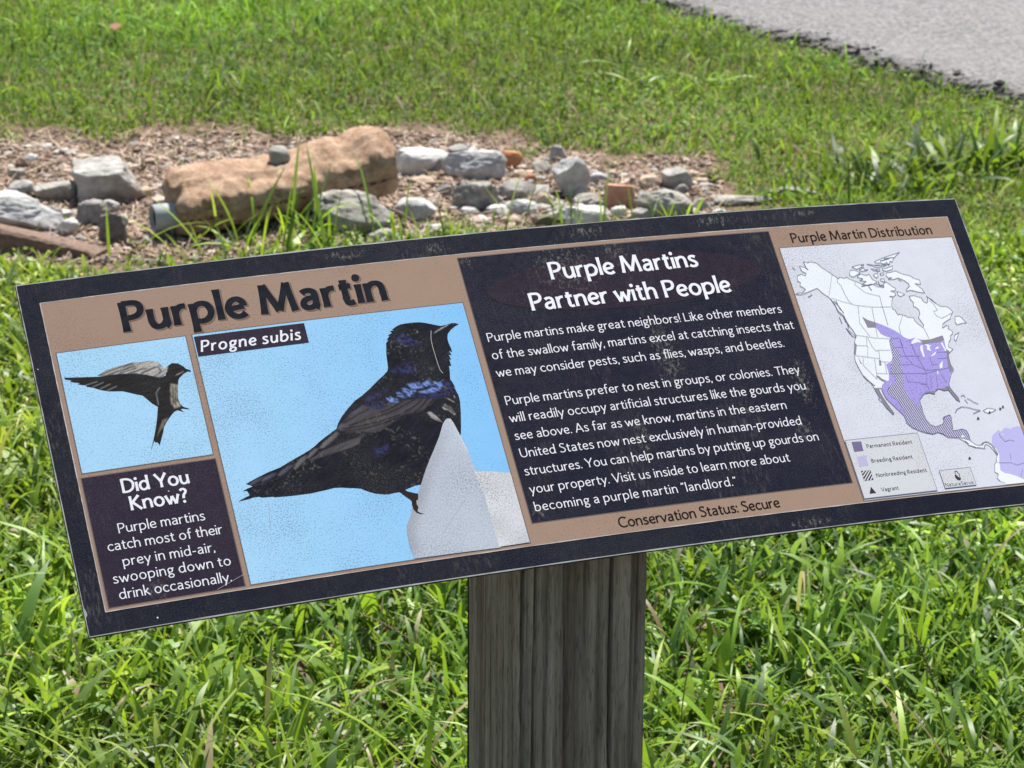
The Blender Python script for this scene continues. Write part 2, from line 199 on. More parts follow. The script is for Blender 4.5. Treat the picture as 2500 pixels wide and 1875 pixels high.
 'islands': [[(314.1,90.9),(318.7,90.3),(323.6,87.3),(317.9,84.7),(315.7,83.4),(313.3,83.6),(311.3,86.4)],[(318.7,83.5),(323.2,86.1),(328.5,84.0),(332.4,84.9),(334.1,79.4),(338.0,76.8),(334.8,74.6),(326.0,73.5),(321.9,75.5),(326.8,77.6),(320.2,79.2),(324.3,80.7),(320.0,82.2)],[(316.7,94.0),(324.7,95.5),(330.2,95.7),(328.8,93.4),(325.6,92.8),(321.3,91.0)],[(323.5,90.2),(329.0,92.2),(329.4,89.8),(333.1,90.2),(330.2,88.9),(325.3,88.6)],[(343.0,97.9),(347.5,99.5),(357.7,102.4),(373.5,106.1),(368.3,102.7),(363.7,99.1),(362.0,96.0),(359.8,97.4),(357.0,93.1),(355.6,96.4),(352.3,94.7),(349.0,96.2),(343.8,96.2)],[(348.6,89.8),(353.3,90.2),(360.6,92.2),(359.2,88.5),(352.2,87.0),(348.6,87.9)],[(333.9,95.9),(339.4,94.9),(339.6,93.6),(334.8,94.9)],[(340.4,94.2),(347.2,93.1),(351.5,94.1),(354.4,93.3),(345.9,91.3),(341.0,92.3)],[(336.6,90.7),(340.8,89.7),(345.2,89.4),(345.2,87.5),(338.4,88.6)],[(344.3,85.0),(348.8,85.7),(347.7,83.5),(344.6,83.1)],[(337.7,84.8),(342.0,85.8),(341.3,82.0),(338.7,80.3),(336.7,83.6)],[(351.5,85.2),(355.6,85.5),(358.3,86.0),(362.5,86.7),(364.5,84.9),(369.0,82.7),(376.0,80.4),(378.9,77.6),(384.7,75.3),(383.9,70.6),(378.2,71.9),(383.8,65.8),(385.1,61.2),(377.5,63.0),(371.2,65.3),(366.2,64.4),(366.3,66.3),(371.2,69.2),(371.1,72.4),(367.7,75.8),(362.4,79.0),(356.7,77.8),(351.0,78.2),(355.5,79.8),(351.5,79.8),(350.1,82.1)],[(355.7,65.1),(360.4,62.9),(363.2,61.4),(357.8,59.3),(355.7,60.7)],[(342.9,79.4),(346.7,79.1),(346.3,76.0),(342.7,76.9)],[(409.3,34.7),(414.5,34.4),(416.2,31.7),(419.1,27.1),(414.3,26.8),(407.9,25.6),(407.0,28.6)],[(401.3,15.0),(406.8,17.5),(403.8,13.0),(400.2,8.8),(399.0,10.8)],[(403.0,-64.4),(408.5,-62.4),(413.4,-63.3),(416.8,-64.8),(412.1,-66.6),(407.5,-67.7),(404.0,-65.9)],[(288.9,30.9),(292.4,26.3),(295.8,21.6),(293.7,21.2),(290.3,25.8)]],
 'samerica_white': [[(398.8,-100.2),(402.0,-103.1),(403.5,-109.0),(400.7,-116.4),(398.6,-125.5),(401.8,-128.4),(407.0,-129.8),(413.6,-132.6),(420.3,-136.8),(429.5,-141.2),(435.4,-150.6),(398.3,-147.1),(398.9,-138.3),(394.0,-136.1),(391.9,-132.8),(394.8,-129.1),(391.9,-126.6),(394.3,-119.3),(397.9,-116.1),(398.3,-113.9),(401.3,-109.7),(400.0,-105.6)]],
 'samerica': [[(399.9,-98.5),(402.1,-91.5),(405.6,-88.7),(411.2,-85.6),(414.4,-87.2),(418.6,-84.0),(422.8,-84.3),(425.1,-85.9),(427.6,-84.3),(433.8,-83.5),(442.3,-84.2),(449.1,-116.3),(437.1,-146.4),(429.1,-142.1),(420.3,-136.8),(413.6,-132.6),(407.0,-129.8),(401.8,-128.4),(398.6,-125.5),(400.7,-116.4),(403.7,-108.6),(402.0,-103.1)]],
 'range': [[(309.7,41.4),(314.1,37.6),(321.9,34.2),(327.4,31.6),(333.8,27.9),(339.0,24.4),(343.9,20.2),(346.0,17.0),(350.8,14.4),(355.7,15.3),(358.4,15.4),(362.7,13.2),(366.3,12.3),(372.9,12.4),(383.1,13.5),(388.2,15.6),(388.2,11.2),(386.9,2.5),(387.0,-2.5),(386.9,-6.2),(386.0,-10.5),(385.2,-16.1),(386.1,-20.5),(382.0,-24.5),(379.6,-29.3),(376.3,-34.6),(376.2,-38.3),(373.4,-40.5),(368.8,-40.8),(363.8,-38.5),(359.1,-40.6),(357.4,-43.5),(352.8,-41.8),(347.6,-42.0),(344.5,-43.6),(339.6,-48.0),(338.9,-53.5),(339.2,-55.2),(338.1,-61.8),(339.4,-68.6),(341.6,-73.1),(346.2,-76.2),(351.1,-75.2),(355.5,-73.8),(357.2,-70.9),(357.4,-67.8),(361.5,-66.4),(365.6,-65.8),(366.4,-68.0),(364.9,-74.6),(363.2,-81.8),(368.0,-81.6),(373.5,-80.9),(377.3,-82.7),(378.4,-86.8),(377.8,-93.4),(372.2,-91.1),(366.4,-89.4),(360.9,-88.5),(355.4,-87.7),(350.6,-83.6),(346.6,-82.0),(341.0,-83.4),(335.8,-81.9),(329.2,-79.2),(321.9,-74.9),(317.4,-69.6),(317.9,-66.6),(317.5,-62.4),(313.5,-55.9),(309.3,-50.0),(305.3,-43.6),(303.9,-36.8),(304.2,-32.5),(305.8,-29.6),(310.2,-26.3),(312.9,-25.9),(314.6,-25.6),(316.9,-19.1),(317.2,-14.8),(317.3,-9.2),(321.0,-7.7),(325.0,-5.6),(327.1,-1.4),(327.6,3.5),(328.3,9.0),(329.2,15.2),(332.0,17.4),(327.0,19.7),(322.9,22.5),(321.3,27.0),(319.5,29.4),(311.4,30.0),(311.2,32.8)]],
 'range_gray': [[(309.7,41.4),(314.1,37.6),(321.9,34.2),(319.5,29.4),(311.4,30.0),(311.2,32.8)],[(371.0,-36.6),(376.0,-37.0),(378.2,-43.4),(381.2,-49.2),(381.2,-53.5),(378.4,-51.4),(375.6,-45.0),(373.4,-40.5)],[(302.8,-19.7),(305.2,-19.9),(307.8,-23.2),(311.9,-26.0),(308.0,-26.3),(305.2,-23.6)],[(296.8,-31.8),(299.9,-32.1),(301.1,-37.7),(302.4,-42.7),(304.8,-50.2),(308.0,-59.0),(306.4,-59.8),(302.1,-52.4),(300.2,-47.4),(297.0,-34.9)],[(363.1,12.5),(372.9,12.5),(388.2,15.6),(388.2,11.2),(381.5,9.2),(362.8,8.2)],[(292.4,16.4),(293.8,13.1),(289.3,3.0),(288.0,4.4)],[(311.4,-4.4),(313.2,-4.6),(312.4,-9.4),(310.0,-9.8)],[(290.8,1.1),(292.3,-6.4),(291.3,-6.4)],[(387.1,1.3),(389.8,-2.1),(386.7,-5.0),(385.5,-13.6),(386.1,-20.5),(381.8,-23.3),(382.9,-13.4),(384.7,-6.0)],[(360.0,-38.2),(369.7,-38.4),(374.5,-37.5),(373.4,-40.5),(368.7,-41.0),(363.8,-38.6),(359.5,-40.6)],[(348.3,-40.2),(357.9,-40.4),(357.4,-43.5),(352.7,-42.2),(347.6,-42.1)]],
 'lakes': [[(350.4,9.7),(356.0,14.3),(359.0,15.3),(363.5,10.0),(357.8,10.4),(352.9,9.2)],[(360.0,6.5),(363.2,7.5),(361.5,2.6),(361.0,-4.8),(359.2,-5.3),(358.7,2.2)],[(364.5,7.4),(368.5,7.7),(372.3,5.5),(369.6,5.1),(369.6,0.1),(368.0,0.9),(365.9,2.3),(367.2,5.9)],[(367.5,-4.7),(373.9,-0.8),(375.4,-0.3),(373.0,-3.3),(369.0,-5.1)],[(374.1,1.6),(377.8,4.5),(380.2,4.0),(378.3,2.3)],[(383.0,7.8),(385.1,8.3),(386.4,-0.6),(384.9,-1.1)],[(373.4,-14.5),(378.6,-10.0),(375.4,-17.8),(372.6,-18.2)],[(368.6,-20.3),(370.0,-20.1),(368.5,-24.0),(367.6,-24.0)],[(371.9,-86.8),(373.9,-90.0),(369.2,-89.0)],[(413.6,-89.4),(415.6,-90.4),(414.1,-91.7)]],
 'hatch': [[(330.1,15.7),(333.4,16.1),(331.8,8.1),(335.9,3.4),(333.4,-6.3),(332.4,-14.2),(331.4,-21.5),(329.4,-28.8),(327.2,-34.7),(329.4,-42.8),(333.4,-51.2),(338.8,-54.6),(338.2,-58.2),(339.4,-68.6),(341.6,-73.1),(346.2,-76.2),(355.5,-73.8),(358.6,-68.0),(365.3,-66.4),(364.6,-74.6),(362.7,-82.0),(373.3,-81.5),(377.8,-86.7),(377.4,-92.8),(366.5,-89.1),(355.6,-87.4),(346.8,-81.8),(341.2,-83.0),(329.3,-78.9),(322.0,-74.6),(318.0,-69.7),(318.9,-65.5),(319.0,-56.4),(315.7,-46.4),(311.0,-41.7),(308.2,-37.2),(315.9,-28.0),(319.6,-28.4),(321.9,-25.5),(320.8,-20.6),(318.8,-19.2),(322.2,-9.7),(327.3,-2.7),(329.1,5.9),(328.6,10.9)]],
 'hatch_dir': [[(319.6,-18.7),(335.6,-2.7),(321.6,-18.8)]],
 'borders': [[(296.9,23.1),(310.4,19.8),(318.1,18.2),(331.6,16.5),(340.6,16.4)],[(293.2,12.6),(304.2,11.3),(304.8,10.4),(300.7,-0.4)],[(288.5,2.5),(312.6,-2.7)],[(306.3,19.8),(304.2,11.3)],[(307.7,19.4),(309.1,10.6),(311.7,5.4),(314.7,5.8),(326.8,4.8)],[(314.7,5.8),(312.2,-5.7),(321.2,-7.1)],[(295.8,0.0),(293.4,-7.8),(302.7,-23.3)],[(307.4,-2.2),(304.2,-17.3),(302.4,-23.3)],[(304.2,-17.3),(315.8,-18.7)],[(316.9,-6.7),(314.7,-18.2)],[(293.3,87.7),(281.7,64.4)],[(297.3,83.8),(296.0,79.2),(298.6,75.5),(299.4,66.0),(301.1,58.8),(303.6,55.7)],[(284.2,63.1),(294.0,58.8),(307.1,53.7),(323.9,50.6),(343.9,49.2)],[(314.5,78.4),(313.9,74.9),(321.6,66.1),(335.5,61.3),(334.5,49.8),(333.6,30.6)],[(309.2,53.0),(304.7,35.2),(310.4,20.8)],[(323.1,50.1),(318.3,19.6)],[(352.6,39.4),(344.4,27.5),(344.1,21.2)],[(370.7,24.9),(372.4,13.4)],[(331.0,7.6),(340.4,6.8),(341.1,16.1)],[(340.4,6.8),(341.2,-3.2)],[(335.2,-2.1),(357.2,-3.6)],[(330.7,-11.0),(345.3,-11.6)],[(317.0,-18.8),(355.7,-21.8),(383.2,-17.8)],[(333.8,-21.8),(334.0,-28.5),(347.2,-30.9),(352.4,-32.6)],[(356.4,-21.8),(352.4,-32.6)],[(341.2,-3.2),(345.3,-11.6),(357.7,-18.2)],[(375.1,-0.9),(386.6,-1.8)],[(373.9,-7.7),(384.3,-7.9)],[(366.2,-5.8),(365.4,-13.2),(372.3,-13.8)],[(353.0,-2.9),(355.2,-14.3),(356.6,-21.2)],[(357.5,-18.8),(371.2,-18.7)],[(359.7,-25.2),(356.7,-36.6)],[(366.2,-25.1),(363.0,-37.2)],[(371.7,-24.3),(374.4,-32.6)],[(346.6,-32.7),(352.8,-33.2),(353.3,-38.8)],[(387.3,41.4),(392.3,42.3),(390.7,48.7),(387.2,53.4)],[(387.5,40.1),(389.3,36.1),(394.3,33.6),(406.3,38.1)],[(411.4,-88.7),(411.1,-91.9),(414.7,-97.6),(420.1,-96.2),(424.7,-98.0)],[(397.9,-117.4),(404.6,-118.5),(411.8,-118.7),(418.7,-122.0),(426.5,-120.5)],[(415.1,-110.1),(413.9,-115.8)],[(418.2,-133.1),(422.8,-126.4)],[(350.7,14.1),(351.5,7.2),(352.3,-2.9)],[(341.1,16.1),(341.4,6.1)]],
 'coastlines': [[(372.0,-64.2),(375.7,-60.6),(381.0,-58.8),(387.4,-59.8),(392.9,-62.0),(399.9,-64.1),(395.8,-65.2),(391.2,-66.6)],[(384.6,-48.0),(387.6,-47.0),(388.8,-49.4)],[(390.4,-50.7),(394.1,-53.3),(395.6,-54.9),(400.0,-57.2)],[(387.4,-51.7),(389.0,-55.6)],[(282.9,62.6),(285.5,54.8),(286.2,48.3),(288.5,44.6)],[(285.5,60.1),(288.8,54.0),(291.6,46.7)],[(287.8,59.9),(289.3,50.4)],[(285.6,43.1),(286.1,36.1)],[(290.0,43.9),(291.5,36.3),(291.4,31.0)],[(260.5,66.1),(265.3,68.1)],[(254.4,98.3),(256.3,95.2)],[(288.6,31.3),(292.5,22.3)],[(289.6,44.6),(290.5,38.7),(292.8,33.2)],[(342.3,94.1),(347.4,93.8)],[(319.9,72.8),(331.5,74.5)],[(327.4,72.2),(329.2,68.0)],[(336.1,74.8),(343.8,71.0)],[(339.5,77.1),(339.6,72.0),(343.2,73.0)],[(371.8,-92.9),(374.7,-96.1)],[(374.2,-97.5),(381.3,-100.6),(390.0,-102.4)],[(388.2,-99.2),(392.2,-96.0),(396.4,-96.4),(398.7,-99.2)],[(326.9,94.5),(330.5,95.5)],[(349.0,98.1),(359.5,100.0)],[(354.4,100.4),(365.0,101.0)],[(348.7,93.7),(358.7,94.3)],[(341.4,89.7),(343.1,87.0)],[(385.6,58.0),(393.5,49.2)],[(361.8,77.5),(364.3,75.4)],[(289.9,-18.5),(293.5,-24.3),(298.0,-29.6)]],
 'triangles': [[(368.5,-111.2),(370.6,-109.0),(372.1,-111.3)],[(392.5,-72.6),(394.8,-70.1),(395.8,-72.8)],[(407.2,-67.7),(409.5,-65.2),(410.2,-67.4)],[(420.2,-64.8),(422.2,-62.5),(423.3,-65.1)],[(424.0,-63.2),(425.8,-60.8),(426.9,-63.4)],[(259.0,-127.9),(255.3,-134.5),(262.2,-134.6)]],
 'sw1': [[(254.7,-82.8),(264.6,-83.2),(263.7,-92.8),(254.0,-92.8)]],
 'sw2': [[(255.1,-97.6),(264.5,-97.6),(263.8,-107.5),(254.0,-107.5)]],
 'sw3': [[(254.3,-111.8),(264.2,-112.2),(263.9,-121.8),(254.2,-121.8)]],
 'sw3lines': [[(254.8,-114.2),(257.6,-112.2)],[(254.7,-117.5),(260.6,-112.4)],[(254.5,-121.2),(263.0,-112.8)],[(257.4,-121.5),(263.8,-115.2)],[(260.9,-121.5),(264.0,-118.3)]],
 'leaf': [[(348.4,-125.4),(349.8,-125.5),(351.7,-128.0),(353.1,-129.2),(353.9,-129.5),(352.2,-131.5),(349.7,-130.8),(348.2,-128.5)]],
 'leafbow': [[(349.7,-124.5),(349.8,-122.3),(351.2,-121.8),(352.6,-123.2),(353.4,-125.9),(353.1,-129.8)]],
 'splats': [[(211.3,-85.7),(215.9,-80.9),(217.3,-85.5),(214.6,-91.0)],[(212.3,-91.5),(219.4,-93.9),(215.7,-97.6)],[(226.2,-91.4),(230.8,-90.2),(227.3,-95.6)],[(-75.1,156.2),(-62.4,155.7),(-66.3,152.7)],[(63.9,135.4),(70.1,131.4),(54.9,121.0),(55.9,130.2)],[(250.7,144.5),(260.4,147.3),(255.3,142.4)],[(-435.6,-13.0),(-428.7,-12.7),(-433.0,-17.2)],[(20.7,-150.6),(21.6,-156.5),(17.7,-154.0)]],
 'foot': [[(-172.9,-76.2),(-169.6,-77.6),(-164.1,-79.9),(-160.9,-80.9),(-162.2,-86.1),(-164.0,-86.7),(-164.6,-90.2),(-163.7,-93.1),(-164.8,-95.2),(-165.4,-96.7),(-163.3,-98.7),(-160.4,-99.7),(-163.6,-99.7),(-166.7,-97.7),(-168.6,-94.1),(-168.6,-90.2),(-168.0,-86.7),(-169.2,-84.6),(-172.2,-81.6),(-175.0,-78.4)]],
}
LINES = [
 ('title', 'Purple Martin', -375.03, 103.94, 233.13, 28.15, 146, 0),
 ('caption', 'Progne subis', -315.28, 75.84, 87.7, 10.55, 115, 0.2),
 ('heading', 'Purple Martins', 13.47, 106.87, 146.37, 17.32, 118, 0),
 ('heading', 'Partner with People', -13.21, 78.02, 198.08, 17.32, 118, 0),
 ('body', 'Purple martins make great neighbors! Like other members', -62.11, 52.32, 290.92, 8.66, 74, 0),
 ('body', 'of the swallow family, martins excel at catching insects that', -62.49, 35.03, 298.26, 8.66, 74, 0),
 ('body', 'we may consider pests, such as flies, wasps, and beetles.', -62.78, 17.7, 282.48, 8.66, 74, 0),
 ('body', 'Purple martins prefer to nest in groups, or colonies. They', -61.91, -9.98, 288.54, 8.66, 74, 0),
 ('body', 'will readily occupy artificial structures like the gourds you', -62.55, -26.61, 290.07, 8.66, 74, 0),
 ('body', 'see above. As far as we know, martins in the eastern', -62.57, -43.71, 264.49, 8.66, 74, 0),
 ('body', 'United States now nest exclusively in human-provided', -62.21, -60.66, 273.85, 8.66, 74, 0),
 ('body', 'structures. You can help martins by putting up gourds on', -62.82, -77.68, 286.32, 8.66, 74, 0),
 ('body', 'your property. Visit us inside to learn more about', -62.55, -94.88, 250.65, 8.66, 74, 0),
 ('body', 'becoming a purple martin \u201clandlord.\u201d', -62.75, -111.64, 192.63, 8.66, 74, 0),
 ('status', 'Conservation Status: Secure', 8.55, -136.78, 155.82, 9.71, 102, 0),
 ('distribution', 'Purple Martin Distribution', 263.19, 123.75, 154.48, 10.0, 102, 0),
 ('legend', 'Permanent Resident', 268.25, -90.5, 47.96, 3.78, 84, 0),
 ('legend', 'Breeding Resident', 268.08, -105.1, 43.22, 3.78, 84, 0),
 ('legend', 'Nonbreeding Resident', 268.12, -119.51, 53.04, 3.78, 84, 0),
 ('legend', 'Vagrant', 268.42, -133.75, 18.01, 3.78, 84, 0),
 ('logo', 'NatureServe', 335.12, -136.19, 30.03, 3.65, 66, 0),
 ('fact_heading', 'Did You', -405.99, -42.09, 56.3, 12.63, 118, 0),
 ('fact_heading', 'Know?', -402.23, -58.4, 48.24, 12.63, 118, 0),
 ('fact_body', 'Purple martins', -416.37, -76.75, 72.41, 8.81, 76, 0),
 ('fact_body', 'catch most of their', -427.79, -91.02, 95.48, 8.81, 76, 0),
 ('fact_body', 'prey in mid-air,', -418.36, -105.7, 76.55, 8.81, 76, 0),
 ('fact_body', 'swooping down to', -429.09, -119.42, 97.73, 8.81, 76, 0),
 ('fact_body', 'drink occasionally.', -426.82, -133.62, 92.93, 8.81, 76, 0),
]

# ================================================================== GROUND, SOIL, ROAD
def fbm(x, y, s, o=3):
    v = 0; a = 1; t = 0
    for k in range(o):
        v += a * noise.noise(Vector((x * s, y * s, 7.3 * k + s))); t += a; a *= .5; s *= 2.1
    return v / t
dirt_px = [(-260, 372), (0, 362), (120, 335), (260, 345), (430, 330), (560, 320), (700, 338), (800, 318), (1000, 318), (1090, 322),
           (1180, 346), (1290, 362), (1390, 378), (1490, 410), (1600, 402), (1680, 404), (1735, 440), (1770, 480), (1740, 520), (1500, 566), (1250, 578), (1000, 584), (860, 588), (700, 604), (560, 622), (350, 630), (150, 636), (-260, 636)]
dirt = np.array([at(*q)[:2] for q in dirt_px])
def poly_dist(X, Y, P):
    """signed distance to polygon P, positive inside"""
    d = np.full(X.shape, 1e9); ins = np.zeros(X.shape, bool)
    for i in range(len(P)):
        a = P[i]; b = P[(i + 1) % len(P)]; e = b - a; L = (e ** 2).sum()
        t = np.clip(((X - a[0]) * e[0] + (Y - a[1]) * e[1]) / L, 0, 1)
        d = np.minimum(d, np.hypot(X - a[0] - t * e[0], Y - a[1] - t * e[1]))
        c = ((a[1] > Y) != (b[1] > Y)) & (X < (b[0] - a[0]) * (Y - a[1]) / (b[1] - a[1] + 1e-12) + a[0]); ins ^= c
    return np.where(ins, d, -d)
# cheap vectorised value noise for the scatter
def vnoise(X, Y, s, seed=0):
    r = np.random.RandomState(seed); T = r.rand(64, 64)
    x = X * s; y = Y * s; i = np.floor(x).astype(int); j = np.floor(y).astype(int); fx = x - i; fy = y - j
    fx = fx * fx * (3 - 2 * fx); fy = fy * fy * (3 - 2 * fy); i0 = i % 64; j0 = j % 64; i1 = (i + 1) % 64; j1 = (j + 1) % 64
    return (T[i0, j0] * (1 - fx) + T[i1, j0] * fx) * (1 - fy) + (T[i0, j1] * (1 - fx) + T[i1, j1] * fx) * fy

RZ = .030
road_px = [(1500, -52), (1600, -18), (1700, 10), (1780, 34), (1860, 58), (1970, 82), (2080, 110), (2170, 138), (2270, 158), (2390, 190), (2490, 210), (2710, 276)]
edge0 = [at(x, y, RZ) for x, y in road_px]
d0 = (edge0[0] - edge0[4]).normalized(); d1 = (edge0[-1] - edge0[-5]).normalized()
edge0 = [edge0[0] + d0 * 6, edge0[0] + d0 * 1.2] + edge0 + [edge0[-1] + d1 * 1.2, edge0[-1] + d1 * 6]
edge = []
for a, b in zip(edge0[:-1], edge0[1:]):
    n_ = max(2, int((b - a).length / .018)); n_ = min(n_, 90)
    for k in range(n_): edge.append(a.lerp(b, k / n_))
edge_poly = np.array([e[:2] for e in edge])
side = Vector((-(edge0[-3] - edge0[3]).y, (edge0[-3] - edge0[3]).x, 0)).normalized()
if side.y < 0: side = -side
jag = []
for i, e in enumerate(edge):
    q = fbm(e.x, e.y, 3.5) * .06 + fbm(e.x + 9, e.y, 16) * .035 + (noise.noise(e * 55)) * .012
    jag.append(q)
def build_road():
    bm = bmesh.new(); rows = []
    prof = [(-.05, -.01, 1), (-.034, .010, 1), (-.015, .021, 1), (0, RZ - .004, .9), (.03, RZ, .6), (.12, RZ + .004, .3), (.5, RZ + .01, 0), (2.2, RZ + .03, 0), (6, RZ + .05, 0)]
    for i, e in enumerate(edge):
        row = []
        for k, (o, z, w) in enumerate(prof):
            p = e + side * (o + jag[i] * w)
            zz = z
            if 0 < k < 4: zz += noise.noise(Vector((e.x * 40, e.y * 40, k * 3.1))) * .008; p += side * noise.noise(Vector((e.x * 38, e.y * 38, k * 5.7))) * .02
            row.append(bm.verts.new((p.x, p.y, zz)))
        rows.append(row)
    for a, b in zip(rows[:-1], rows[1:]):
        for k in range(len(a) - 1): bm.faces.new((a[k], a[k + 1], b[k + 1], b[k]))
    bmesh.ops.recalc_face_normals(bm, faces=bm.faces)
    return bm
N = NT('asphalt'); o = N.obj()
vo = N.new('TexVoronoi', Scale=120); N.ln(o, vo.inputs['Vector']); sp = N.new('SeparateColor'); N.ln(vo.outputs['Color'], sp.inputs[0])
c = N.mix(N.ramp(sp.outputs[0], 0, 1), (.068, .066, .067), (.225, .219, .221))
c = N.mix(N.ramp(N.noise(o, 2.2, 5), .35, .7, 0, .45), c, (.19, .185, .187))
c = N.mix(N.ramp(N.noise(o, 420, 2), .56, .7, 0, .7), c, (.07, .068, .068))
gz = N.new('SeparateXYZ'); N.ln(N.new('NewGeometry').outputs['Position'], gz.inputs[0])
c = N.mix(N.ramp(N.math('ADD', gz.outputs[2], N.math('MULTIPLY', N.noise(o, 60, 3), .02)), (.020), .037, 1, 0), c, (.115, .105, .092))   # broken edge shows the dark unweathered mix
N.base(c); N.set(.85, .25); N.bump(vo.outputs['Distance'], .6, .004)
ASPH = N.m
road = tag(bm_obj('road', build_road(), ASPH), kind='structure')

# soil sheet: fine where the photo looks, coarse out to the horizon
N = NT('soil'); o = N.obj()
c = N.mix(N.ramp(N.noise(o, 55, 6, .7), .3, .7), (.13, .09, .062), (.33, .24, .175))
c = N.mix(N.ramp(N.noise(o, 7, 4), .4, .7, 0, .5), c, (.14, .095, .07))
far = N.new('VectorMath', operation='LENGTH'); N.ln(o, far.inputs[0])
c = N.mix(N.ramp(far.outputs['Value'], 13, 17), c, N.mix(N.ramp(N.noise(o, 3, 5), .3, .7), (.045, .085, .02), (.09, .14, .035)))
N.base(c); N.set(.95, .1); N.bump(N.noise(o, 90, 6, .75), .8, .02)
SOIL = N.m
def ground_z(x, y):
    return fbm(x, y, 1.6) * .02 - .006 + fbm(x + 3, y, 6) * .013
def build_ground():
    xs = sorted(set([-400, -120, -40, -15, -8, -5] + [round(-4 + .05 * i, 3) for i in range(161)] + [5, 8, 15, 40, 120, 400]))
    ys = sorted(set([-400, -120, -40, -12, -4, -1] + [round(.05 * i, 3) for i in range(241)] + [13, 15, 20, 40, 120, 400]))
    bm = bmesh.new(); G = []
    for y in ys:
        row = []
        for x in xs:
            inside = abs(x) <= 4 and 0 <= y <= 12
            row.append(bm.verts.new((x, y, ground_z(x, y) if inside else -.01)))
        G.append(row)
    for a, b in zip(G[:-1], G[1:]):
        for k in range(len(a) - 1): bm.faces.new((a[k], a[k + 1], b[k + 1], b[k]))
    return bm
ground = tag(bm_obj('ground', build_ground(), SOIL, smooth=True), kind='structure')

# ================================================================== THE SIGN
SW = .9144; SH = .3227
yaw, tilt = 0.37615787, math.pi / 4
hv = Vector((math.cos(yaw), math.sin(yaw), 0)); fv = Vector((-math.sin(yaw), math.cos(yaw), 0))
sv = fv * math.cos(tilt) + Vector((0, 0, 1)) * math.sin(tilt); nv = hv.cross(sv)
SC = Vector((0.05016191, 2.27339839, CAM_H - 0.79169480))
POST_U = -.016
pc = SC + hv * POST_U + sv * -.02
BASE = Vector((pc.x, pc.y, 0))
sign = tag(empty('interpretive_sign', BASE), 'tilted dark navy bird information panel mounted on a thick weathered wooden post', 'sign')
def bent(u, v, z=0.0):                       # the sheet sags towards its free ends
    b = -.01931937 * ((u + .1) / (SW / 2)) ** 2
    return SC + hv * u + sv * v + nv * (b + z) - BASE
MM = .001
class Flat:
    """collects ink shapes in sheet millimetres and lays them on the bent sheet"""
    def __init__(s): s.bm = bmesh.new()
    def poly(s, pts, z=0.0):
        P = [Vector((a * MM, b * MM, z)) for a, b in pts]
        ar = sum(P[i].x * P[(i + 1) % len(P)].y - P[(i + 1) % len(P)].x * P[i].y for i in range(len(P)))
        if ar < 0: P.reverse()
        vs_ = [s.bm.verts.new(p) for p in P]
        for t in tessellate_polygon([P]):
            try:
                f = s.bm.faces.new([vs_[i] for i in t])
                if f.calc_area() and (vs_[t[1]].co - vs_[t[0]].co).cross(vs_[t[2]].co - vs_[t[0]].co).z < 0: f.normal_flip()
            except ValueError: pass
    def rect(s, u0, u1, v0, v1, z=0.0): s.poly([(u0, v0), (u1, v0), (u1, v1), (u0, v1)], z)
    def ribbon(s, pts, hw, z=0.0):
        """pts in mm, hw half-width (mm) per point"""
        n = len(pts); L = []; Rr = []
        for i in range(n):
            a = pts[max(0, i - 1)]; b = pts[min(n - 1, i + 1)]
            tx, ty = b[0] - a[0], b[1] - a[1]; l = math.hypot(tx, ty) or 1
            w = hw[i] if isinstance(hw, (list, tuple)) else hw
            L.append(s.bm.verts.new(((pts[i][0] - ty / l * w) * MM, (pts[i][1] + tx / l * w) * MM, z)))
            Rr.append(s.bm.verts.new(((pts[i][0] + ty / l * w) * MM, (pts[i][1] - tx / l * w) * MM, z)))
        for i in range(n - 1): s.bm.faces.new((Rr[i], Rr[i + 1], L[i + 1], L[i]))
    def line(s, pts, hw, z=0.0, closed=False):
        q = list(pts) + ([pts[0]] if closed else []); z0 = z
        for a, b in zip(q[:-1], q[1:]):
            d = math.hypot(b[0] - a[0], b[1] - a[1]) or 1e-6; e = hw * .6 / d; k = max(1, int(d / 12))
            a2 = (a[0] - (b[0] - a[0]) * e, a[1] - (b[1] - a[1]) * e); b2 = (b[0] + (b[0] - a[0]) * e, b[1] + (b[1] - a[1]) * e)
            s.ribbon([(a2[0] + (b2[0] - a2[0]) * j / k, a2[1] + (b2[1] - a2[1]) * j / k) for j in range(k + 1)], hw, z0)
            z0 = z + ((z0 - z) + 6e-6) % 24e-6
    def build(s, name, mat, z, parent):
        bm = s.bm
        if bm.verts:
            lo = min(v.co.x for v in bm.verts); hi = max(v.co.x for v in bm.verts)
            k = math.ceil(lo / .02)
            while k * .02 < hi:
                bmesh.ops.bisect_plane(bm, geom=bm.verts[:] + bm.edges[:] + bm.faces[:], plane_co=(k * .02, 0, 0), plane_no=(1, 0, 0), dist=1e-7)
                k += 1
        uvl = bm.loops.layers.uv.new('UVMap')
        for f in bm.faces:
            for l in f.loops: l[uvl].uv = (l.vert.co.x + 1, l.vert.co.y + 1)
        for v in bm.verts: v.co = bent(v.co.x, v.co.y, v.co.z + z)
        o = bm_obj(name, bm, mat, parent)
        return o

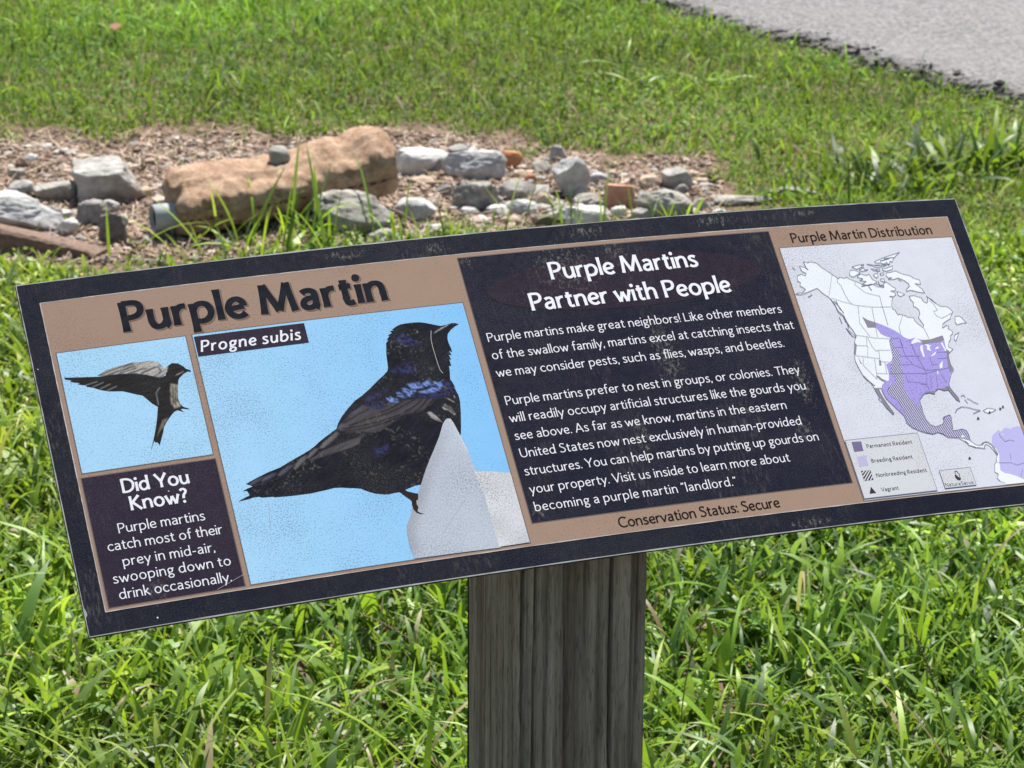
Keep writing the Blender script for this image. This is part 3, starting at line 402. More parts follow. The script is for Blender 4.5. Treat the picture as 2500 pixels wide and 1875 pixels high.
M_NAVY = print_mat('navy_board', (.0070, .0088, .0165), dust=.5, smear=.5, dots=.9, var=.1, rough=.40)
M_TEXTP = print_mat('navy_ink', (.0068, .0080, .0185), dust=.5, smear=.5, dots=.8, var=.1, rough=.42)
M_BROWN = print_mat('brown_ink', (.265, .185, .138), speck=.5, speck_col=(.12, .08, .06), var=.06, scale=700)
M_SKY = print_mat('sky_ink', (.29, .495, .66), scale=780, speck=.50, speck_col=(.07, .12, .19), var=.05)
_t = M_SKY.node_tree; _p = _t.nodes['Principled BSDF']; _src = _p.inputs['Base Color'].links[0].from_socket            # the printed sky deepens to the right
_uv = _t.nodes.new('ShaderNodeUVMap'); _sx = _t.nodes.new('ShaderNodeSeparateXYZ'); _t.links.new(_uv.outputs[0], _sx.inputs[0])
_mr = _t.nodes.new('ShaderNodeMapRange'); _t.links.new(_sx.outputs[0], _mr.inputs[0]); _mr.inputs[1].default_value = .66; _mr.inputs[2].default_value = .95
_mx = _t.nodes.new('ShaderNodeMix'); _mx.data_type = 'RGBA'; _mx.blend_type = 'MULTIPLY'; _mx.inputs[7].default_value = (.58, .80, .98, 1)
_t.links.new(_mr.outputs[0], _mx.inputs[0]); _t.links.new(_src, _mx.inputs[6]); _t.links.new(_mx.outputs[2], _p.inputs['Base Color'])
M_MAROON = print_mat('maroon_ink', (.0165, .0100, .0205), dust=.5, smear=.35, dots=.6, var=.1)
M_PLUM = print_mat('plum_ink', (.019, .0125, .026), dust=.5, smear=.35, dots=.7, var=.1)
M_WHITE = print_mat('white_ink', (.62, .63, .66), speck=.10, var=.02)
M_DARKINK = print_mat('dark_ink', (.0060, .0075, .0135), var=.1, smear=.1)
M_SHADOWINK = print_mat('drop_shade_ink', (.15, .105, .08), speck=.3, speck_col=(.1, .07, .05))
M_BLACKINK = print_mat('brown_black_ink', (.010, .006, .007), var=.1)
M_MAP = print_mat('map_sea_ink', (.50, .52, .575), speck=.7, speck_col=(.20, .20, .21), var=.10, scale=850)
M_LAND = print_mat('map_land_ink', (.60, .63, .655), speck=.3, speck_col=(.24, .245, .26), var=.06, scale=850)
M_RANGE = print_mat('map_range_ink', (.29, .25, .545), speck=.65, speck_col=(.14, .10, .34), var=.08, scale=600)
M_RIM = print_mat('map_grey_ink', (.19, .18, .22), speck=.3, speck_col=(.1, .09, .14))
M_PALE = print_mat('map_pale_violet_ink', (.36, .35, .58), speck=.35, speck_col=(.27, .25, .5))
M_LINE = print_mat('map_line_ink', (.14, .137, .19), var=.05)
M_LEG = print_mat('legend_paper_ink', (.46, .48, .50), speck=.6, speck_col=(.22, .215, .20), scale=700)
M_GREYINK = print_mat('grey_lettering_ink', (.03, .03, .036))
M_FRAMELINE = print_mat('frame_line_ink', (.125, .10, .095), var=.1)
M_RIMLIGHT = plain_mat('worn_edge', (.24, .25, .25), rough=.5, var=.35, scale=60)
M_EDGE = plain_mat('board_edge', (.02, .022, .026), rough=.6)
M_BIRD = None

# board: a bent slab
def build_board():
    bm = bmesh.new(); nu = 46; t = -.0032; top = []; bot = []
    for i in range(nu + 1):
        u = -SW / 2 + SW * i / nu
        e = [(SH / 2), (-SH / 2)]
        top.append([bm.verts.new(bent(u, v, 0)) for v in e]); bot.append([bm.verts.new(bent(u, v, t)) for v in e])
    uvl = bm.loops.layers.uv.new('UVMap')
    def face(vs_, mi):
        f = bm.faces.new(vs_); f.material_index = mi; return f
    for i in range(nu):
        f = face((top[i][1], top[i + 1][1], top[i + 1][0], top[i][0]), 0)
        u0 = -SW / 2 + SW * i / nu; u1 = u0 + SW / nu
        for l, q in zip(f.loops, ((u0, -SH / 2), (u1, -SH / 2), (u1, SH / 2), (u0, SH / 2))): l[uvl].uv = (q[0] + 1, q[1] + 1)
        face((bot[i][0], bot[i + 1][0], bot[i + 1][1], bot[i][1]), 1)
        face((top[i][0], top[i + 1][0], bot[i + 1][0], bot[i][0]), 1)
        face((bot[i][1], bot[i + 1][1], top[i + 1][1], top[i][1]), 1)
    face((top[0][1], top[0][0], bot[0][0], bot[0][1]), 1); face((top[nu][0], top[nu][1], bot[nu][1], bot[nu][0]), 1)
    return bm
board = bm_obj('board', build_board(), M_NAVY, sign); board.data.materials.append(M_EDGE)
HW, HH = SW * 500, SH * 500
f = Flat(); rnd = random.Random(4)
def worn(f, a, b, w):
    k = 60; pts = [(a[0] + (b[0] - a[0]) * i / k, a[1] + (b[1] - a[1]) * i / k) for i in range(k + 1)]
    f.ribbon(pts, [w * rnd.uniform(.5, 1.25) for _ in pts])
worn(f, (-HW + .4, -HH + .45), (HW - .4, -HH + .45), .55); worn(f, (-HW + .4, HH - .5), (HW - .4, HH - .5), .55)
worn(f, (-HW + .45, -HH + 1), (-HW + .45, HH - 1), .42); worn(f, (HW - .45, -HH + 1), (HW - .45, HH - 1), .42)
f.poly([(-HW + .2, -HH + 28), (-HW + 2.2, -HH + 22), (-HW + 2.4, -HH + 19), (-HW + .2, -HH + 16)], 2e-5)
f.build('edge_trim', M_RIMLIGHT, 1.2e-4, board)
brown = Flat(); brown.rect(-440.3, 440.8, -142.4, 141.7); brown = brown.build('background_print', M_BROWN, 1.5e-4, sign)
f = Flat()
for a, b in (((-440.3, 141.4), (440.8, 141.4)), ((-440.3, -142.1), (440.8, -142.1)), ((-440, -142), (-440, 141)), ((440.5, -142), (440.5, 141))): worn(f, a, b, .38)
f.build('print_edge', plain_mat('print_edge_pale', (.36, .32, .30), var=.3, scale=80), 2.2e-4, brown)
small = Flat(); small.rect(-435.2, -325.5, -19.2, 92.5); small = small.build('photo_print', M_SKY, 3e-4, sign); small['label'] = 'small square picture of a flying bird'
large = Flat(); large.rect(-319.2, -75.3, -138.9, 93.0); large = large.build('photo_print', M_SKY, 3e-4, sign); large['label'] = 'large picture of a perched dark bird'
fact = Flat(); fact.rect(-436.6, -324.5, -139.0, -23.7); fact = fact.build('fact_panel', M_PLUM, 3e-4, sign)
textp = Flat(); textp.rect(-68.3, 242, -121.6, 137.2); textp = textp.build('text_panel', M_TEXTP, 3e-4, sign)
mapp = Flat(); mapp.rect(248, 437.2, -140.3, 118.9); mapp = mapp.build('map_panel', M_MAP, 3e-4, sign)
# soft printed border round every panel
f = Flat()
for u0, u1, v0, v1 in ((-435.2, -325.5, -19.2, 92.5), (-319.2, -75.3, -138.9, 93), (248, 437.2, -140.3, 118.9), (-436.6, -324.5, -139, -23.7), (-68.3, 242, -121.6, 137.2)):
    f.line([(u0 - .35, v0 - .35), (u1 + .35, v0 - .35), (u1 + .35, v1 + .35), (u0 - .35, v1 + .35)], .5, 0, True)
f.build('frame_lines', M_FRAMELINE, 2.2e-4, brown)
el = Flat(); el.poly([(86 + 136 * math.cos(2 * math.pi * i / 60), 99.5 + 27.5 * math.sin(2 * math.pi * i / 60)) for i in range(60)])
el.build('heading_oval', M_MAROON, 4e-4, textp)

# ---- lettering: stroke skeletons on a 700-unit cap height
def arc(cx, cy, rx, ry, a0, a1, n=14): return [(cx + rx * math.cos(R(a0 + (a1 - a0) * i / n)), cy + ry * math.sin(R(a0 + (a1 - a0) * i / n))) for i in range(n + 1)]
def sp(*p):
    out = []; q = [p[0]] + list(p) + [p[-1]]
    for i in range(1, len(q) - 2):
        for k in range(6):
            t = k / 6
            out.append(tuple(.5 * ((2 * q[i][j]) + (-q[i - 1][j] + q[i + 1][j]) * t + (2 * q[i - 1][j] - 5 * q[i][j] + 4 * q[i + 1][j] - q[i + 2][j]) * t * t + (-q[i - 1][j] + 3 * q[i][j] - 3 * q[i + 1][j] + q[i + 2][j]) * t ** 3) for j in (0, 1)))
    out.append(p[-1]); return ('c', out)
def ln(*p): return ('l', [(p[i], p[i + 1]) for i in range(0, len(p), 2)])
def dot(x, y, r=1.0): return ('d', (x, y), r)
PB = sp((50, 662), (200, 668), (330, 640), (385, 545), (370, 430), (290, 350), (170, 318), (120, 318))
GL = {
 'P': (425, [ln(50, 0, 50, 700), PB]), 'R': (460, [ln(50, 0, 50, 700), PB, ln(210, 330, 430, 0)]),
 'M': (730, [ln(50, 0, 112, 700), ln(112, 690, 360, 50), ln(360, 50, 590, 690), ln(590, 700, 672, 0)]),
 'D': (540, [ln(50, 0, 50, 700), sp((50, 662), (240, 660), (400, 590), (480, 470), (490, 330), (440, 170), (320, 70), (190, 38), (50, 38))]),
 'L': (390, [ln(50, 0, 50, 700), ln(60, 40, 385, 40)]), 'A': (540, [ln(20, 0, 265, 700), ln(265, 700, 520, 0), ln(115, 225, 430, 225)]),
 'T': (470, [ln(235, 0, 235, 690), ln(5, 660, 465, 660)]),
 'U': (530, [sp((50, 700), (50, 420), (55, 240), (100, 110), (190, 42), (265, 32), (345, 44), (430, 110), (475, 240), (480, 420), (480, 700))]),
 'Y': (500, [ln(250, 0, 250, 330), ln(250, 310, 20, 700), ln(250, 310, 490, 700)]), 'V': (520, [ln(15, 700, 260, 10), ln(260, 10, 510, 700)]),
 'C': (520, [sp((505, 595), (430, 650), (330, 672), (210, 650), (100, 560), (48, 420), (50, 270), (110, 130), (210, 50), (320, 28), (430, 50), (515, 105))]),
 'S': (420, [sp((365, 605), (300, 655), (215, 672), (125, 645), (75, 560), (95, 470), (190, 405), (300, 335), (370, 240), (365, 130), (290, 50), (190, 28), (100, 45), (35, 95))]),
 'K': (470, [ln(50, 0, 50, 700), ln(75, 340, 410, 700), ln(120, 385, 455, 0)]), 'N': (570, [ln(50, 0, 50, 700), ln(55, 690, 515, 15), ln(520, 0, 520, 700)]),
 'B': (450, [ln(50, 0, 50, 700), sp((50, 662), (190, 662), (300, 620), (335, 520), (290, 420), (180, 375), (60, 370)), sp((60, 370), (220, 368), (350, 310), (395, 200), (350, 95), (230, 42), (50, 38))]),
 'a': (385, [sp((60, 395), (120, 435), (200, 446), (285, 410), (312, 320), (312, 200), (312, 90), (328, 40), (360, 20)), sp((310, 268), (220, 262), (120, 235), (58, 170), (60, 85), (130, 32), (215, 40), (285, 90), (310, 150))]),
 'b': (440, [ln(50, 40, 50, 730), sp((58, 330), (130, 415), (230, 444), (330, 405), (388, 290), (380, 170), (310, 65), (200, 26), (110, 35), (52, 70))]),
 'c': (365, [sp((345, 385), (285, 428), (205, 444), (110, 400), (52, 300), (52, 175), (110, 75), (205, 27), (290, 42), (355, 88))]),
 'd': (445, [ln(378, 730, 378, 130), sp((378, 150), (380, 70), (420, 12)), sp((375, 350), (310, 422), (215, 444), (110, 395), (52, 285), (55, 165), (115, 60), (205, 27), (300, 70), (372, 160))]),
 'e': (395, [ln(60, 222, 352, 262), sp((350, 262), (340, 355), (285, 425), (205, 446), (110, 400), (52, 295), (52, 175), (112, 72), (210, 27), (300, 42), (368, 92))]),
 'f': (265, [sp((285, 690), (225, 712), (160, 688), (128, 610), (122, 500)), ln(122, 510, 122, 0), ln(18, 436, 255, 446)]),
 'g': (395, [('c', arc(185, 305, 132, 140, 0, 360, 22)), sp((120, 185), (72, 140), (82, 85), (150, 52), (250, 30), (330, -25), (335, -110), (270, -180), (165, -196), (70, -160), (45, -85), (90, -10), (150, 40)), ln(275, 405, 390, 440)]),
 'h': (410, [ln(50, 0, 50, 730), sp((55, 310), (120, 405), (215, 444), (310, 410), (348, 310), (350, 200)), ln(350, 215, 356, 0)]),
 'i': (100, [ln(50, 0, 50, 460), dot(48, 622)]), 'k': (355, [ln(50, 0, 50, 730), ln(68, 225, 300, 460), ln(112, 265, 345, 0)]), 'l': (100, [ln(50, 0, 50, 730)]),
 'm': (615, [ln(50, 0, 50, 460), sp((55, 310), (110, 405), (185, 444), (265, 412), (300, 315), (302, 200)), ln(302, 215, 304, 0), sp((305, 310), (360, 405), (435, 444), (515, 412), (552, 315), (554, 200)), ln(554, 215, 560, 0)]),
 'n': (410, [ln(50, 0, 50, 460), sp((55, 310), (120, 405), (215, 444), (310, 410), (348, 310), (350, 200)), ln(350, 215, 356, 0)]),
 'o': (450, [('c', arc(225, 235, 176, 210, 0, 360, 26))]),
 'p': (440, [ln(50, -220, 50, 460), sp((58, 330), (130, 415), (230, 444), (330, 405), (388, 290), (380, 170), (310, 65), (200, 26), (110, 35), (52, 70))]),
 'r': (270, [ln(50, 0, 50, 460), sp((55, 295), (105, 385), (175, 432), (262, 436))]),
 's': (325, [sp((285, 398), (225, 438), (150, 446), (80, 410), (72, 335), (140, 270), (225, 220), (285, 145), (262, 60), (175, 26), (90, 36), (28, 78))]),
 't': (275, [ln(120, 600, 120, 140), sp((120, 150), (132, 65), (190, 28), (270, 48)), ln(18, 436, 255, 446)]),
 'u': (410, [sp((50, 460), (50, 300), (54, 170), (95, 65), (175, 26), (265, 58), (340, 150)), ln(346, 460, 346, 100), sp((346, 110), (352, 55), (392, 15))]),
 'v': (375, [ln(12, 460, 188, 10), ln(188, 10, 362, 460)]), 'w': (570, [ln(12, 460, 165, 10), ln(165, 10, 286, 400), ln(286, 400, 410, 10), ln(410, 10, 556, 460)]),
 'x': (355, [ln(15, 460, 340, 0), ln(335, 460, 12, 0)]), 'y': (375, [ln(12, 460, 195, 20), ln(362, 460, 100, -215)]),
 '.': (100, [dot(50, 45)]), ',': (105, [dot(52, 45, .9), ln(58, 50, 28, -85)]), '!': (105, [ln(52, 205, 52, 700), dot(52, 45)]), ':': (100, [dot(50, 45), dot(50, 400)]),
 '?': (320, [sp((40, 605), (110, 668), (200, 665), (268, 590), (250, 490), (180, 400), (145, 310), (142, 210)), dot(142, 45)]), '-': (240, [ln(20, 232, 222, 232)]),
 '\u201c': (220, [dot(58, 590, .8), ln(50, 590, 82, 705), dot(168, 590, .8), ln(160, 590, 192, 705)]), '\u201d': (220, [dot(58, 665, .8), ln(64, 665, 30, 550), dot(168, 665, .8), ln(174, 665, 140, 550)]),
}
LSB = 42
def lay_line(f, txt, x0, y0, width, cap, wt, skew, dx=0, dy=0):
    sy = cap / 700; W = 0; pos = []
    for ch in txt:
        if ch == ' ': W += 205; continue
        pos.append((ch, W)); W += GL[ch][0] + LSB
    W -= LSB; k = width / (W * sy); kx = min(1.10, max(.90, k)); sx = sy * kx
    tr = (width - W * sx) / max(1, len(pos) - 1); z = 0; gi = 0
    for n_, (ch, px) in enumerate(pos):
        z = (n_ % 2) * 2.4e-5
        def T(p): return (x0 + px * sx + n_ * tr + p[0] * sx + skew * p[1] * sy + dx, y0 + p[1] * sy + dy)
        for st in GL[ch][1]:
            z += 4e-6
            if st[0] == 'd':
                r = wt * .62 * st[2]; c = T(st[1])
                f.poly([(c[0] + r * sy * math.cos(R(30 * i)), c[1] + r * sy * math.sin(R(30 * i))) for i in range(12)], z); continue
            p = st[1]
            if st[0] == 'l':
                (a, b), (c, d) = p[0], p[-1]; q = [(a + (c - a) * t / 6, b + (d - b) * t / 6) for t in range(7)]
                hor = abs(d - b) < .3 * abs(c - a)
                hw = [wt * .5 * (.84 if hor else 1) * (1 + .17 * abs(t / 3 - 1) ** 3) * sy for t in range(7)]
            else:
                q = p; hw = []
                for i in range(len(q)):
                    a = q[max(0, i - 1)]; b = q[min(len(q) - 1, i + 1)]; l = math.hypot(b[0] - a[0], b[1] - a[1]) or 1
                    e = min(i, len(q) - 1 - i) / len(q)
                    hw.append(wt * .5 * sy * (.82 + .18 * abs(b[1] - a[1]) / l) * (1 + .12 * max(0, 1 - e * 10)))
            f.ribbon([T(v) for v in q], hw, z)
def letter_block(name, groups, mat, z, parent, dx=0, dy=0, dw=0):
    f = Flat()
    for g, txt, x0, y0, w, cap, wt, sk in LINES:
        if g in groups: lay_line(f, txt, x0, y0, w, cap, wt + dw, sk, dx, dy)
    return f.build(name, mat, z, parent)
letter_block('title_drop_shade', ('title',), M_SHADOWINK, 2.6e-4, brown, 1.3, -1.0, 16)
letter_block('title_lettering', ('title',), M_DARKINK, 3.4e-4, brown)
letter_block('status_lettering', ('status',), M_BLACKINK, 2.8e-4, brown); letter_block('map_heading_lettering', ('distribution',), M_BLACKINK, 2.8e-4, brown)
letter_block('heading_lettering', ('heading',), M_WHITE, 5.2e-4, textp)
letter_block('body_lettering', ('body',), M_WHITE, 4.2e-4, textp)
letter_block('heading_lettering', ('fact_heading',), M_WHITE, 4.2e-4, fact)
letter_block('body_lettering', ('fact_body',), M_WHITE, 4.2e-4, fact)
f = Flat(); f.rect(-318.3, -221.2, 72.0, 91.0); f.build('caption_band', M_PLUM, 4.6e-4, large)
letter_block('caption_lettering', ('caption',), M_WHITE, 5.6e-4, large)

# ---- pictures of the birds (flat printed shapes)
def ink(name, keys, mat, z, parent, hw=None):
    f = Flat()
    for k in keys:
        for i, p in enumerate(DATA[k]):
            if hw: f.line(p, hw, (i % 4) * 6e-6)
            else: f.poly(p, (i % 4) * 6e-6)
    return f.build(name, mat, z, parent)
def sd_poly(X, Y, P): return poly_dist(X, Y, np.array(P, float))
def sd_line(X, Y, P):
    d = np.full(X.shape, 1e9)
    for p, q in zip(P[:-1], P[1:]):
        ex, ey = q[0] - p[0], q[1] - p[1]; L = ex * ex + ey * ey + 1e-9
        s_ = np.clip(((X - p[0]) * ex + (Y - p[1]) * ey) / L, 0, 1); d = np.minimum(d, np.hypot(X - p[0] - s_ * ex, Y - p[1] - s_ * ey))
    return d
def smooth(x): x = np.clip(x, 0, 1); return x * x * (3 - 2 * x)
def feather_noise(X, Y, ang, along, across, seed):
    ca, sa = math.cos(ang), math.sin(ang); U = X * ca + Y * sa; Vv = -X * sa + Y * ca
    return .6 * vnoise(U / along + 500, Vv / across + 500, 1, seed) + .4 * vnoise(U / along * 2.2 + 300, Vv / across * 2.2 + 300, 1, seed + 1)
def picture(name, poly, shade, mat, z, parent, cell=1.1):
    """a printed photograph: the outline cut into small cells, each corner inked by shade(u, v)"""
    f = Flat(); f.poly(poly); bm = f.bm
    for ax in (0, 1):
        lo = min(v.co[ax] for v in bm.verts) * 1000; hi = max(v.co[ax] for v in bm.verts) * 1000; k = math.ceil(lo / cell)
        while k * cell < hi:
            co = [0, 0, 0]; co[ax] = k * cell * MM + 1.3e-6; no = [0, 0, 0]; no[ax] = 1
            bmesh.ops.bisect_plane(bm, geom=bm.verts[:] + bm.edges[:] + bm.faces[:], plane_co=co, plane_no=no, dist=1e-8); k += 1
    o_ = f.build(name, mat, z, parent); me = o_.data; nl = len(me.loops)
    uvs = np.zeros(nl * 2, np.float32); me.uv_layers[0].data.foreach_get('uv', uvs); vi = np.zeros(nl, np.int32); me.loops.foreach_get('vertex_index', vi)
    UV = np.ones((len(me.vertices), 2)); UV[vi] = uvs.reshape(-1, 2)
    T = np.clip(shade((UV[:, 0] - 1) * 1000, (UV[:, 1] - 1) * 1000), 0, 1); at_ = me.attributes.new('tint', 'FLOAT_COLOR', 'POINT')
    at_.data.foreach_set('color', np.c_[T, np.ones(len(T))].astype(np.float32).ravel()); return o_
def photo_mat(name, grit, speck, speck_col, sc=900):
    N = NT(name); uv = N.uv(); c = N.attr()
    c = N.mix(N.ramp(N.noise(uv, 650, 4, .7), .35, .7, 0, grit), c, N.mix(.62, c, (0, 0, 0)))
    m = N.math('MULTIPLY', N.ramp(N.noise(uv, sc, 2, .6), .50, .60), N.ramp(N.noise(uv, 18, 4), .42, .66, 0, speck)); c = N.mix(m, c, speck_col)
    N.base(c); N.set(.42, .06); return N.m
D_ = DATA
def put(T, m, col): return T * (1 - m[:, None]) + np.array(col) * m[:, None]
def shade_large(X, Y):
    T = np.tile(np.array([.0085, .0085, .015]), (len(X), 1))
    n1 = feather_noise(X, Y, .75, 7, 2.2, 51); n2 = feather_noise(X, Y, .45, 16, 1.6, 61)
    T = T * (.45 + 1.35 * n1[:, None])
    body = sd_poly(X, Y, D_['bird'][0])
    for p in D_['bird_wing']: T = put(T, smooth(sd_poly(X, Y, p) / 3 + .4) * (.25 + .75 * n2), (.082, .075, .080))
    for p in D_['bird_lowfeathers']: T = put(T, smooth(sd_poly(X, Y, p) / 2.2 + .3) * (.30 + .65 * n2), (.095, .088, .088))
    for i, p in enumerate(D_['bird_feathers']):
        sd_ = sd_poly(X, Y, p); cx = np.mean([q[0] for q in p]); cy = np.mean([q[1] for q in p])
        T = put(T, smooth(sd_ / 1.8 + .45) * np.clip(.45 - .05 * (X - cx) + .06 * (Y - cy), .12, .8), (.23, .21, .20) if i < 3 else (.125, .13, .165))
    for p in D_['bird_featherlines']: T = T * (1 - .75 * np.exp(-(sd_line(X, Y, p) / .75) ** 2))[:, None]
    n3 = feather_noise(X, Y, 2.3, 2.6, 1.5, 71)
    for p in D_['bird_dimblue']: T = put(T, smooth(sd_poly(X, Y, p) / 6 + .55) * (.05 + .8 * smooth(n3 * 2.2 - .7)), (.036, .042, .14))
    for p in D_['bird_blue']: T = put(T, smooth(sd_poly(X, Y, p) / 2.6 + .6) * (.12 + .88 * smooth(n3 * 2.4 - .62)), (.17, .26, .62))
    for i, p in enumerate(D_['bird_white']):
        s_ = smooth(sd_poly(X, Y, p) / (1.2 if i < 3 else .8) + .35); k = 1 if i > 2 else (.2 + .8 * smooth(feather_noise(X, Y, -.7, 6, .9, 81) * 2.4 - .6))
        T = put(T, s_ * k * .85, (.36, .35, .33))
    fl = smooth(vnoise(X / 1.6 + 90, Y / 1.6 + 90, 1, 91) * 3 - 2.0) * smooth(vnoise(X / 14 + 40, Y / 14 + 40, 1, 92) * 3 - 1.2)
    T = put(T, fl * .40, (.20, .19, .14))
    return T
picture('bird_picture', D_['bird'][0], shade_large, photo_mat('plumage_print', .6, .35, (.10, .10, .085)), 3.9e-4, large, .9)
def shade_small(X, Y):
    n1 = feather_noise(X, Y, .1, 9, 1.6, 52); n2 = feather_noise(X, Y, .35, 12, .9, 62); n3 = feather_noise(X, Y, 1.5, 5, 1.1, 72)
    T = np.array([.012, .011, .012]) * (.5 + 1.2 * n1[:, None])
    L_ = D_['small_light']
    T = put(T, smooth(sd_poly(X, Y, L_[0]) / 1.0 + .5) * (.40 + .60 * smooth(n2 * 2.6 - .75)), (.42, .40, .375))
    T = put(T, smooth(sd_poly(X, Y, L_[1]) / 3 + .5) * (.30 + .65 * smooth(n3 * 2.4 - .65)), (.36, .325, .26))
    T = put(T, smooth(sd_poly(X, Y, L_[2]) / 2 + .4) * (.2 + .6 * n3), (.26, .23, .175)); T = put(T, smooth(sd_poly(X, Y, L_[3]) / 1 + .5) * .7, (.36, .32, .28))
    for p in D_['small_lines']: T = T * (1 - .7 * np.exp(-(sd_line(X, Y, p) / .7) ** 2))[:, None]
    for p in D_['small_lightlines']: T = put(T, np.exp(-(sd_line(X, Y, p) / .5) ** 2) * .6, (.24, .23, .22))
    return T
SMALLPRINT = photo_mat('flight_print', .55, .25, (.10, .10, .085))
picture('bird_picture', D_['small_dark'][0], shade_small, SMALLPRINT, 3.9e-4, small, .8)
picture('wing_picture', D_['small_light'][0], shade_small, SMALLPRINT, 4.4e-4, small, .8)
def shade_perch(X, Y):
    T = np.tile(np.array([.40, .44, .505]), (len(X), 1)); p = D_['stand'][0]; sk = D_['standlight'][0]; e = D_['stand'][0]
    T = put(T, smooth(1 - sd_line(X, Y, p[11:]) / 14) * .50, (.20, .21, .225))
    T = put(T, smooth(vnoise(X / 30 + 9, Y / 30 + 9, 1, 5) * 1.6 - .4) * .35, (.44, .49, .56))
    T = put(T, smooth(1.0 - sd_line(X, Y, D_['standlight'][1][:4]) / 5) * .55, (.52, .55, .58))
    return T
PERCH = photo_mat('perch_print', .5, .75, (.18, .20, .23), 640)
picture('perch_picture', D_['stand'][0], shade_perch, PERCH, 4.8e-4, large, 2.0)
def shade_block(X, Y): return np.array([.53, .545, .56]) * (.86 + .25 * vnoise(X / 20 + 5, Y / 20 + 5, 1, 6))[:, None]
picture('perch_block_picture', D_['standlight'][0], shade_block, PERCH, 5.3e-4, large, 2.5)
ink('foot_picture', ['foot'], print_mat('foot_ink', (.022, .014, .012), var=.2), 5.6e-4, large)
f = Flat()
for i, p in enumerate(DATA['bird_scratch']): f.line(p, .20 if i == 0 else .11, i * 6e-6)
f.build('scratch', print_mat('scratch_pale', (.42, .44, .42)), 6.0e-4, sign)

# ---- distribution map
def clip(poly, u0, u1, v0, v1):
    for ax, lim, sg in ((0, u0, 1), (0, u1, -1), (1, v0, 1), (1, v1, -1)):
        out = []
        for i in range(len(poly)):
            a = poly[i - 1]; b = poly[i]; ia = (a[ax] - lim) * sg >= 0; ib = (b[ax] - lim) * sg >= 0
            if ia != ib:
                t = (lim - a[ax]) / (b[ax] - a[ax]); out.append((a[0] + (b[0] - a[0]) * t, a[1] + (b[1] - a[1]) * t))
            if ib: out.append(b)
        poly = out
        if not poly: return poly
    return poly
mr = (248.3, 437, -140, 118.6)
f = Flat()
for i, p in enumerate(DATA['land'] + DATA['islands'] + DATA['samerica_white']):
    p = clip(p, *mr)
    if len(p) > 2: f.poly(p, (i % 5) * 6e-6)
f.build('land_picture', M_LAND, 3.9e-4, mapp)
f = Flat(); f.poly(DATA['range'][0]); f.build('range_picture', M_RANGE, 4.5e-4, mapp)
f = Flat(); f.poly(clip(DATA['samerica'][0], *mr)); f.build('range_picture', M_PALE, 4.5e-4, mapp)['label'] = 'pale violet range over the southern continent'
def each(name, key, mat, z):
    for p in DATA[key]: f = Flat(); f.poly(p); f.build(name, mat, z, mapp)
each('range_rim', 'range_gray', M_RIM, 5.1e-4); each('lake_picture', 'lakes', M_LAND, 5.6e-4)
f = Flat()
def inside(p, P):
    c = False
    for i in range(len(P)):
        a = P[i - 1]; b = P[i]
        if (a[1] > p[1]) != (b[1] > p[1]) and p[0] < (b[0] - a[0]) * (p[1] - a[1]) / (b[1] - a[1]) + a[0]: c = not c
    return c
H = DATA['hatch'][0]; A0, A1, A2 = DATA['hatch_dir'][0]
dv = (A1[0] - A0[0], A1[1] - A0[1]); L_ = math.hypot(*dv); dv = (dv[0] / L_, dv[1] / L_); nn = (-dv[1], dv[0])
sp_ = abs((A2[0] - A0[0]) * nn[0] + (A2[1] - A0[1]) * nn[1]); 
hb = Flat(); hb.poly(H); hb.build('range_picture', print_mat('dark_violet_ink', (.10, .078, .22), var=.1), 5.0e-4, mapp)['label'] = 'darker striped part of the range'
for k in range(-70, 71):
    run = []; 
    for t in range(-400, 401):
        p = (A0[0] + nn[0] * k * sp_ + dv[0] * t * .4, A0[1] + nn[1] * k * sp_ + dv[1] * t * .4)
        if inside(p, H): run.append(p)
        elif run:
            if len(run) > 4: f.line([run[0], run[-1]], .24)
            run = []
f.build('range_hatching', M_LAND, 5.6e-4, mapp)
f = Flat()
for i, p in enumerate(DATA['land'] + DATA['islands']): f.line(p, .22, (i % 3) * 8e-6, True)
for i, p in enumerate(DATA['samerica_white']):
    q = [v for v in p if v[0] < 437 and v[1] > -140]; f.line(q[-9:] + q[:1], .2)
for i, p in enumerate(DATA['coastlines']): f.line(p, .30, (i % 3) * 8e-6)
for i, p in enumerate(DATA['borders']): f.line(p, .15, (i % 3) * 8e-6)
f.build('border_lines', M_LINE, 6.2e-4, mapp)
f = Flat(); f.rect(248.6, 325, -138.6, -80.6); f.build('legend_box', M_LEG, 6.8e-4, mapp); f = Flat(); f.rect(334, 367.4, -137.4, -119.6); f.build('logo_box', M_LEG, 6.8e-4, mapp)
f = Flat(); f.line([(248.6, -138.6), (325, -138.6), (325, -80.6), (248.6, -80.6)], .22, 0, True); f.build('legend_outline', M_LINE, 7.2e-4, mapp); f = Flat(); f.line([(334, -137.4), (367.4, -137.4), (367.4, -119.6), (334, -119.6)], .2, 0, True)
f.build('logo_outline', M_LINE, 7.2e-4, mapp)
ink('legend_swatch', ['sw1'], print_mat('swatch_violet_ink', (.13, .115, .21), speck=.4), 7.2e-4, mapp)
ink('legend_swatch', ['sw2'], print_mat('swatch_pale_ink', (.36, .35, .50), speck=.5, speck_col=(.3, .28, .45)), 7.2e-4, mapp)
ink('legend_swatch', ['sw3'], M_GREYINK, 7.2e-4, mapp)
ink('swatch_stripes', ['sw3lines'], M_LEG, 7.6e-4, mapp, .55)
each('map_triangle', 'triangles', M_GREYINK, 7.6e-4)
f = Flat(); f.poly(DATA['leaf'][0]); f.line(DATA['leafbow'][0], .32, 1e-5); f.build('logo_emblem', M_GREYINK, 7.6e-4, mapp)
letter_block('legend_lettering', ('legend', 'logo'), M_GREYINK, 7.6e-4, mapp)

